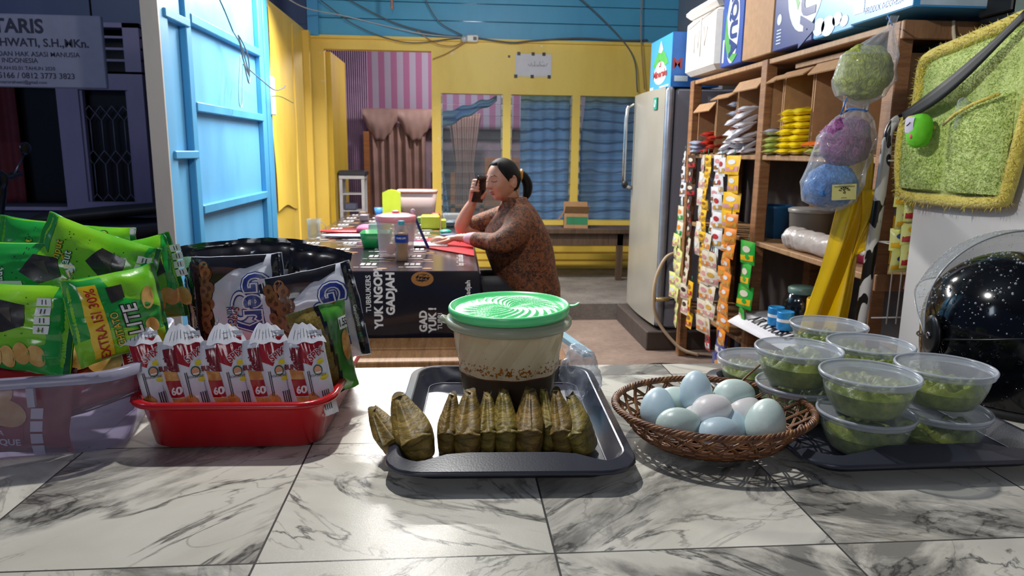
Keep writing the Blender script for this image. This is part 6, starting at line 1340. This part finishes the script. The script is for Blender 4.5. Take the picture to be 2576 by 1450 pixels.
pm.grid(pap, 20, 12, mat('paper', '#d9d6da', .7)); pp_ = lambda x, y: pap(x, y)+Vector((0, 0, .0012))
pm.text('AIR KHUSUS', lambda x, y: pap(x/.8, y/.36)+Vector((-.0008, 0, .0016)), BLACK, .068, (.30, .07), 0, .03, .1); pm.text('Rp 5.000', lambda x, y: pap(x/.8, y/.36)+Vector((-.0008, 0, .0016)), BLACK, .05, (.42, .19), 0, .02, .1)
o = pm.build('paper_sign'); solidify(o, .001); tag(o, 'white paper sign with black lettering hanging over the low shelf edge', 'sign')
simple('floor_cable', 'coil of dark cable lying on the floor by the shelf foot', 'cable', lambda b: b.tube([(1.17+.11*cos(a)*(1+.01*a), 3.72+.10*sin(a), .012+.004*a/6) for a in [2*pi*k/16 for k in range(40)]], .009, BLACK, 6))

# ------------------------------------------------------------------ net bags in clear plastic
def netmat(name, c, c2):
    m, nt, bs_, out = nodes(name); w1 = tex(nt, 'Noise', 55, (1, 1, .6), Detail=5, Distortion=2.5); 
    nt.links.new(ramp(nt, w1.outputs[0], [(.36, C(c)), (.62, C(c2))]), bs_.inputs['Base Color']); bs_.inputs['Roughness'].default_value = .6; bump(nt, bs_, w1.outputs[0], 1, .01); return m
def lump(b, c, r, m, seed, amp=.11, n=48):
    c = Vector(c)
    def f(u, v):
        a = 2*pi*u; t = pi*v; p = Vector((sin(t)*cos(a), sin(t)*sin(a), cos(t))); e = Vector([math.copysign(abs(q)**.8, q) for q in p])
        k = 1+amp*noise.noise(p*2.2+Vector((seed, 0, 0)))+amp*.5*noise.noise(p*6+Vector((seed, 3, 0))); return c+Vector((e.x*r[0]*k, e.y*r[1]*k, e.z*r[2]*k))
    b.grid(f, n, n, m)
nb = thing('scourer_bundle', 'clear bags of olive, purple and blue scouring nets hanging from the shelf end', 'bundle', (1.14, 2.02, 1.30))
for nm, c, r, m in (('olive_nets', (.022, 0, .130), (.074, .055, .072), netmat('olive_net', '#7d8a2c', '#b5bd4c')), ('purple_nets', (-.014, 0, -.062), (.070, .05, .068), netmat('purple_net', '#5c2760', '#a55a98')), ('blue_nets', (-.044, 0, -.190), (.072, .055, .060), netmat('blue_net', '#2a66b0', '#4b90d8'))):
    b = MB(); lump(b, c, r, m, sum(map(ord, nm)) % 17); b.build(nm, nb)
FILM = thin('bag_film', '#fbfcfd', '#dfe4ea', .11, .06, .50, bmp=1.0, bs=38)
def film(label, segs, seed):
    def f(u, v):
        a = 2*pi*u; n = len(segs)-1; q = v*n; i = min(int(q), n-1); t = q-i; t = t*t*(3-2*t); A_, B_ = segs[i], segs[i+1]; x, z, r1, r2 = [A_[k]+(B_[k]-A_[k])*t for k in range(4)]
        wob = 1+.10*noise.noise(Vector((cos(a)*3+seed, sin(a)*3, z*22)))+.07*sin(a*9+z*30)*(r1 < .05); return Vector((x+r1*1.04*cos(a)*wob, r2*1.08*sin(a)*wob, z))
    b = MB(); b.grid(f, 64, 60, FILM); return b.build('clear_bag', nb)
film('', [(.095, .285, .012, .006), (.085, .250, .010, .008), (.060, .215, .040, .028), (.030, .175, .078, .058), (.022, .11, .084, .063), (.018, .065, .066, .05), (.016, .040, .02, .02)], 2)
film('', [(.012, .055, .034, .012), (.012, .025, .026, .018), (.004, -.002, .055, .04), (-.010, -.05, .080, .058), (-.025, -.12, .080, .058), (-.044, -.18, .084, .064), (-.046, -.235, .072, .05), (-.04, -.262, .02, .02)], 9)
b = MB(); b.tube([(.012+.030*cos(a), .018*sin(a), .026+.003*sin(2*a)) for a in [2*pi*k/20 for k in range(20)]], .003, mat('blue_cord', '#2f72c4', .5), 6, closed=True); b.tube([(-.018, 0, .026), (-.04, -.01, .012), (-.025, -.005, .06)], .0025, _mats['blue_cord'], 6); b.tube([(.090, 0, .26), (.105, .05, .295), (.15, .13, .30)], .002, _mats['blue_cord'], 5); b.build('cord', nb)
b = MB(); fq = plane((-.040, -.0670, -.205), (.995, 0, .05), (-.05, 0, .995), .0); b.rect(-.036, -.020, .036, .024, fq, mat('tag_yellow', '#dcd48c', .5), .02); fq2 = plane((-.040, -.0670, -.205), (.995, 0, .05), (-.05, 0, .995), .0012)
for s in (-1, 1):
    for k in range(5): a = .3+k*.45; b.poly([(s*(.010*cos(a)), .003+.010*sin(a)), (s*(.019*cos(a)), .003+.014*sin(a)), (s*(.017*cos(a+.25)), .003+.013*sin(a+.25)), (s*(.009*cos(a+.2)), .003+.009*sin(a+.2))], fq2, BLACK, .02)
b.text('S', fq2, BLACK, .018, (0, .004), 0, .02, 1); b.text('JARING', fq2, BLACK, .005, (0, -.014), 0, .0, 1); b.rect(-.030, .017, .030, .0185, fq2, BLACK, 1); o = b.build('paper_tag', nb)

# yellow rain cape
YC = mat('yellow_vinyl', '#f0c400', .32, .05, 12, .2, 30, coat=.3)
def cape(u, v):
    z = 1.205-.60*v; x0 = 1.195-.125*v**1.1; x1 = 1.250+.015*sin(v*6)-.0*v; 
    if v > .30: x1 = 1.262-.05*min(1, (v-.30)*1.4)
    fold = .020*sin(u*13+v*3)*(.3+v)+.010*sin(u*5+v*8); return Vector((x0+(x1-x0)*u, 2.085+fold, z-.02*sin(u*4)*(v > .9)))
b = MB(); b.grid(cape, 50, 60, YC)
def sleeve(u, v): return Vector((1.215+.048*u+.010*sin(v*5), 2.06-.012*sin(u*pi)+.008*sin(u*9+v*6), 1.10-.20*v+.035*u*v-.03*abs(u-.5)*v))
b.grid(sleeve, 20, 20, YC); o = b.build('rain_cape'); solidify(o, .0015); tag(o, 'bright yellow vinyl rain cape hanging from the shelf end post', 'rain cape')

# spotted umbrella cane
def cow():
    m, nt, bs_, out = nodes('cow_spots'); n = tex(nt, 'Noise', 26, (1, 1, .55), Detail=1, Distortion=.6); nt.links.new(ramp(nt, n.outputs[0], [(.505, C('#d6d3ce')), (.515, C('#17130f'))]), bs_.inputs['Base Color']); bs_.inputs['Roughness'].default_value = .3; return m
b = MB(); hk = [(1.235, 2.03, .66), (1.245, 2.03, .9), (1.255, 2.03, 1.10), (1.258, 2.03, 1.21)]+[(1.298-.040*cos(a), 2.03, 1.245+.062*sin(a)) for a in [pi*k/10 for k in range(8)]]
b.limb(hk, [.017, .017, .016, .015]+[.013]*8, cow(), 16, 3); tag(b.build('umbrella'), 'white umbrella cane with black spots and curved handle hanging beside the rack', 'umbrella')
# wire rack with lemon sachets
wr_ = thing('wire_rack', 'white wire rack with hanging sachets behind the white wall end', 'rack', (0, 0, 0)); WR = mat('wire_white', '#b9b6b2', .4); b = MB()
for x in (1.30, 1.33, 1.36): b.tube([(x, 2.00, .70), (x, 2.00, 1.19)], .0022, WR, 5)
for z in (.72, .95, 1.185): b.tube([(1.25, 2.00, z), (1.37, 2.00, z)], .0025, WR, 5)
for z in (.95,): b.tube([(1.25, 2.0, z), (1.25, 1.93, z), (1.37, 1.93, z), (1.37, 2.0, z)], .0022, WR, 5)
b.build('wire_frame', wr_)
A('strip of lemon drink sachets hanging on the wire rack', 1.925, 1.12, 4, .055, .062, ('lime', 'yellow', 'blue'), x=1.270, rz=0)
A('second strip of lemon drink sachets just right of the first', 1.915, 1.085, 3, .058, .066, ('lime', 'red', 'yellow'), x=1.290, rz=0)
A('strip of pale pink sachets against the white wall edge', 1.94, 1.06, 5, .03, .06, ('pink', 'white', 'cream'), x=1.318, rz=0)
# boxes right of the shelf top
carton('dark_box', 'black box with white letters behind the top of the furry organiser', (1.56, 1.99, 1.50), (1.72, 2.12, 1.60), BLACK, lambda b, L, R, W, H, D: b.text('G-KO', R(.002), WHITE, .045, (.055, .05), 0, .03, 1))
carton('dark_box', 'black box with round white sign stacked on the lettered box', (1.555, 1.99, 1.602), (1.72, 2.12, 1.66), BLACK, lambda b, L, R, W, H, D: (b.disc((.03, .035), .016, .016, R(.002), WHITE, 18), b.disc((.03, .035), .009, .009, R(.003), BLACK, 6)))
carton('grey_carton', 'grey green carton standing at the top right behind the furry organiser', (1.55, 1.90, 1.46), (1.80, 1.975, 1.75), mat('grey_green_card', '#7d8a7e', .6))
cable('pale cord hanging over the end rail to the furry organiser', [(1.50, 2.15, 1.60), (1.503, 2.14, 1.55), (1.50, 2.10, 1.48), (1.40, 2.0, 1.45), (1.27, 1.86, 1.46)], .006, mat('cord_cream', '#c9b9a0', .7), 'cord')
simple('mirror_tag', 'pale paper stuck inside the open end bay of the shelf', 'paper', lambda b: b.box((1.44, 2.60, 1.26), (1.58, 2.605, 1.40), mat('lilac_paper', '#8a8394', .6)))

# ------------------------------------------------------------------ furry wall organiser
def fur_mat(name, c, c2):
    m, nt, bs_, out = nodes(name); n = tex(nt, 'Noise', 38, Detail=6, Roughness=.7); k = tex(nt, 'Noise', 150, Detail=3)
    nt.links.new(mixcol(nt, .4, ramp(nt, n.outputs[0], [(.32, C(c)), (.65, C(c2))]), ramp(nt, k.outputs[0], [(.3, C(c)), (.6, C(c2))])), bs_.inputs['Base Color']); bs_.inputs['Roughness'].default_value = .85; bs_.inputs['Sheen Weight'].default_value = .4
    bump(nt, bs_, k.outputs[0], 1.0, .006); return m
FG = fur_mat('green_fur', '#9db548', '#d3e48c'); FY = fur_mat('yellow_fur', '#b5a02c', '#e6d560')
og = thing('wall_organiser', 'furry lime green pocket organiser with yellow fringe hanging on the white wall', 'organiser', (0, -.035, 0))
# outline in (y, z) on the wall, seen from the room
OUT = [(1.925, 1.115), (1.945, 1.20), (1.940, 1.285), (1.900, 1.318), (1.893, 1.36), (1.890, 1.425), (1.865, 1.452), (1.76, 1.468), (1.64, 1.485), (1.53, 1.50), (1.502, 1.49), (1.505, 1.38), (1.528, 1.22), (1.545, 1.125), (1.565, 1.102), (1.70, 1.092), (1.85, 1.092), (1.905, 1.096)]
def smooth_out(P, n=6):
    out = []; N = len(P)
    for i in range(N):
        a, b_, c, d = [Vector(P[(i+k) % N]) for k in (-1, 0, 1, 2)]
        for k in range(n): t = k/n; out.append(.5*((2*b_)+(c-a)*t+(2*a-5*b_+4*c-d)*t*t+(3*b_-a-3*c+d)*t*t*t))
    return out
OS = smooth_out(OUT); cen = Vector((1.725, 1.285)); NN = len(OS)
def pad(scale_in, x_face, x_back, m, b, seed=1, rough=.003):
    R_ = 16; vs = []
    for j_ in range(R_+1):
        f = 1-j_/R_
        for p in OS:
            q = cen+(p-cen)*(scale_in*max(f, .004)); edge = min(1, (1-f)*R_/2.5); puff = (x_back-x_face)*edge**.5
            n = noise.noise(Vector((q.x*24, q.y*24, seed)))*rough+noise.noise(Vector((q.x*90, q.y*90, seed)))*rough*.5; vs.append((x_back-puff-n*edge, q.x, q.y))
    fs = [(j_*NN+k, (j_+1)*NN+k, (j_+1)*NN+(k+1) % NN, j_*NN+(k+1) % NN) for j_ in range(R_) for k in range(NN)]; fs.append(tuple(range(NN)))
    b.add(vs, fs, m)
b = MB(); pad(1.0, 1.218, 1.247, FG, b); o = b.build('backing', og)
def furline(nm, path, r, m, par, dens=70, L=.016, seed=1, closed=False, thick=.0013):
    b = MB(); b.tube(path, r, m, 10, closed=closed); rr = random.Random(seed); n = len(path)
    for k in range(dens*len(path)//4):
        i = rr.randrange(n-1 if not closed else n); t = rr.random(); p = Vector(path[i]).lerp(Vector(path[(i+1) % n]), t); d = Vector((rr.gauss(-.5, .6), rr.gauss(0, .8), rr.gauss(-.1, .8))).normalized(); e = p+d*(r+L*rr.uniform(.5, 1)); e.x = min(e.x, 1.248)
        s = d.cross(Vector((rr.random(), rr.random(), rr.random()))).normalized()*thick*1.3; b.add([p+d*r*.5-s, p+d*r*.5+s, e+Vector((0, 0, -.003))], [(0, 1, 2)], m)
    return b.build(nm, par)
furline('fringe', [(1.228, p.x, p.y) for p in OS], .016, FY, og, 60, .015, 3, True)
def fuzz(b, fn, m, n, L, seed):
    rr = random.Random(seed)
    for k in range(n):
        u, v = rr.random(), rr.random(); p = fn(u, v); d = Vector((-1+rr.gauss(0, .3), rr.gauss(0, .5), rr.gauss(-.5, .5))).normalized(); s = d.cross(Vector((rr.random(), rr.random(), 1))).normalized()*.0011; e = p+d*L*rr.uniform(.4, 1); b.add([p-s, p+s, e], [(0, 1, 2)], m)
b = MB(); fz = lambda u, v: Vector((1.219, 1.87-.33*u+.02*v, 1.30+.16*v+.03*u)); fuzz(b, fz, FG, 2600, .008, 8); b.build('pile', og)
for nm, y0, y1, z0, z1, seed in (('pocket', 1.915, 1.755, 1.115, 1.295, 5), ('pocket', 1.735, 1.545, 1.115, 1.315, 9)):
    def pk(u, v):
        y = y0+(y1-y0)*u; z = z0+(z1-z0)*v-.018*sin(pi*u)*v*(1 if seed == 5 else .3)+(.025*u*v if seed == 9 else .0); puff = (sin(pi*u)**.45)*(sin(pi*(.08+.92*min(1, v*1.02))*.86)**.5)
        n = noise.noise(Vector((u*4, v*4, seed)))*.005+noise.noise(Vector((u*14, v*14, seed)))*.003; return Vector((1.219-.030*puff-n, y, z))
    b = MB(); b.grid(pk, 36, 36, FG); fuzz(b, pk, FG, 2600, .008, seed); b.build(nm, og)
furline('pocket_trim', [(1.196, 1.90, 1.285), (1.190, 1.87, 1.298), (1.186, 1.83, 1.300), (1.186, 1.79, 1.285), (1.192, 1.765, 1.268)], .004, FY, og, 20, .004, 5)
furline('pocket_trim', [(1.192, 1.735, 1.275), (1.187, 1.69, 1.298), (1.185, 1.63, 1.318), (1.190, 1.56, 1.335)], .004, FY, og, 20, .004, 6)
ST = mat('black_strap', '#0c0d12', .6); b = MB()
def strapf(u, v): t = u; return Vector((1.196-.012*sin(pi*t), 1.905-.385*t, 1.302+.195*t-.030*sin(pi*t)))+Vector((0, (v-.5)*.010-.035, (v-.5)*.038*(.45+.55*sin(pi*min(1, t*1.1+.05)))))
b.grid(strapf, 30, 3, ST); o = b.build('shoulder_strap'); solidify(o, .002); tag(o, 'black strap slung diagonally across the furry organiser', 'strap')
pt = thing('plush_toy', 'round green plush toy with white patch tucked in the organiser pocket', 'plush toy', (1.170, 1.755, 1.262)); b = MB(); lump(b, (0, 0, 0), (.024, .034, .042), mat('bright_green_felt', '#62c01f', .8, .06, 60, .3, 300), 3, .04, 30); b.build('head', pt)
b = MB(); 
def patch(u, v): a = .9*(u-.5); t = .95*(v-.5); return Vector((-.0262*cos(a)*cos(t)-.0005, .008+.036*sin(a)*1.1, .014+.040*sin(t)*1.05))
b.grid(patch, 10, 8, mat('lilac_felt', '#c6c2d6', .8)); b.tube([(-.0275, .012, .012), (-.0275, .005, .016), (-.0270, .0, .020)], .0012, BLACK, 5); b.build('face_patch', pt)
b = MB(); b.ball((-.0235, -.004, -.014), (.002, .005, .006), mat('pink_felt', '#d0506a', .8), 10, 8); b.build('cheek', pt)

simple('small_bottle', 'tiny pale blue capped bottle peeking from the right organiser pocket', 'bottle', lambda b: b.limb([(1.205, 1.655, 1.27), (1.200, 1.650, 1.325)], [.014, .012], CLR, 12))
# ------------------------------------------------------------------ helmet
hm = thing('helmet', 'black motorcycle helmet with raised clear visor and raindrops on the counter', 'helmet', (.930, 1.09, .8008), rz=-.10)
def drops_mat():
    m, nt, bs_, out = nodes('helmet_shell'); bs_.inputs['Base Color'].default_value = C('#07090f'); bs_.inputs['Roughness'].default_value = .12; bs_.inputs['Specular IOR Level'].default_value = .35; bs_.inputs['Coat Weight'].default_value = .2
    v = tex(nt, 'Voronoi', 95); h = ramp(nt, v.outputs['Distance'], [(.0, (1, 1, 1)), (.25, (.8, .8, .8)), (.33, (0, 0, 0))]); n = tex(nt, 'Noise', 14, Detail=2); hh = math_(nt, 'MULTIPLY', h, math_(nt, 'GREATER_THAN', n.outputs[0], .47)); bump(nt, bs_, hh, 1.0, .0018); return m
HS = drops_mat(); HB = mat('helmet_black', '#0b0c10', .35)
def hshell(u, v):
    a = 2*pi*u; t = v
    ph = -.62+(pi/2+.62)*t; cz = .118; r = cos(ph) if ph > 0 else (1-.10*(ph/-.62)**2); z = cz+.128*sin(ph) if ph > 0 else cz+.19*ph
    x = .128*r*cos(a); y = .150*r*sin(a)*(1.0 if sin(a) < 0 else 1.02)
    return Vector((x, y, max(z, .001)))
b = MB(); b.grid(hshell, 72, 40, HS); b.build('shell', hm)
b = MB(); b.tube([hshell(i/72, .28)*1.0+Vector((0, 0, 0))+Vector((.002*cos(2*pi*i/72), .002*sin(2*pi*i/72), .035*sin(2*pi*i/72+2.6))) for i in range(72)], .0018, HB, 6, closed=True); b.build('shell_seam', hm)
b = MB()
for i in range(40):
    pass
b.tube([Vector((.118*cos(a), .138*sin(a), .006)) for a in [2*pi*k/48 for k in range(48)]], .006, mat('rubber_edge', '#1a1a1c', .7), 8, closed=True); b.build('rubber_trim', hm)
for s in (-1, 1):
    b = MB(); c = Vector((s*.132, -.005, .105)); b.loft([[c+Vector((s*(.000), .026*cos(a), .036*sin(a))) for a in [2*pi*k/28 for k in range(28)]], [c+Vector((s*.006, .024*cos(a), .034*sin(a))) for a in [2*pi*k/28 for k in range(28)]], [c+Vector((s*.007, .016*cos(a), .024*sin(a))) for a in [2*pi*k/28 for k in range(28)]]], HB)
    b.ball(c+Vector((s*.008, 0, 0)), (.003, .006, .006), mat('screw', '#8a8a90', .3, metal=1), 10, 8); b.build('visor_pivot', hm)
VZ = thin('visor_clear', '#e4e6e6', '#bcc0c4', .14, .05, .40); nt = VZ.node_tree; bsn = nt.nodes['Principled BSDF']; vv = tex(nt, 'Voronoi', 110); bump(nt, bsn, ramp(nt, vv.outputs['Distance'], [(.0, (1, 1, 1)), (.3, (0, 0, 0))]), 1.0, .002)
def visor(u, v):      # arch from pivot to pivot swung up over the crown
    a = pi*(.0+1.0*u); tl = radians(58+34*(v-.5)*2*(.35+.65*sin(a))) ; R = .146; up_ = Vector((0, cos(tl), sin(tl)))
    return Vector((R*cos(a)*-1, -.005, .105))+up_*(.178*sin(a)**.85+.0)
b = MB(); b.grid(visor, 60, 20, VZ); b.build('visor', hm)
b = MB(); b.tube([visor(k/60, 0) for k in range(61)], .0016, mat('visor_edge', '#9a9c9c', .2), 6); b.tube([visor(k/60, 1) for k in range(61)], .0016, mat('visor_edge', '#9a9c9c', .2), 6); b.build('visor_rim', hm)
WD = thin('water', '#ffffff', '#e8eef4', .35, .02, .5); b = MB(); rr = random.Random(2)
for k in range(420):
    u, v = rr.random(), rr.uniform(.34, .92); p = hshell(u, v)
    if p.y > .06: continue
    q = hshell(u, v+.01); n = Vector((p.x/.128**2, p.y/.15**2, (p.z-.118)/.128**2)).normalized(); r = rr.uniform(.0009, .0022); b.ball(p+n*r*.3, r, WD, 6, 4)
for k in range(220):
    u, v = rr.uniform(.05, .6), rr.random(); p = visor(u, v); r = rr.uniform(.0008, .0018); b.ball(p+Vector((0, -.001, .001)), r, WD, 6, 4)
o = b.build('raindrops', hm); tag(o, 'raindrops on shell and visor', None, None, 'stuff')
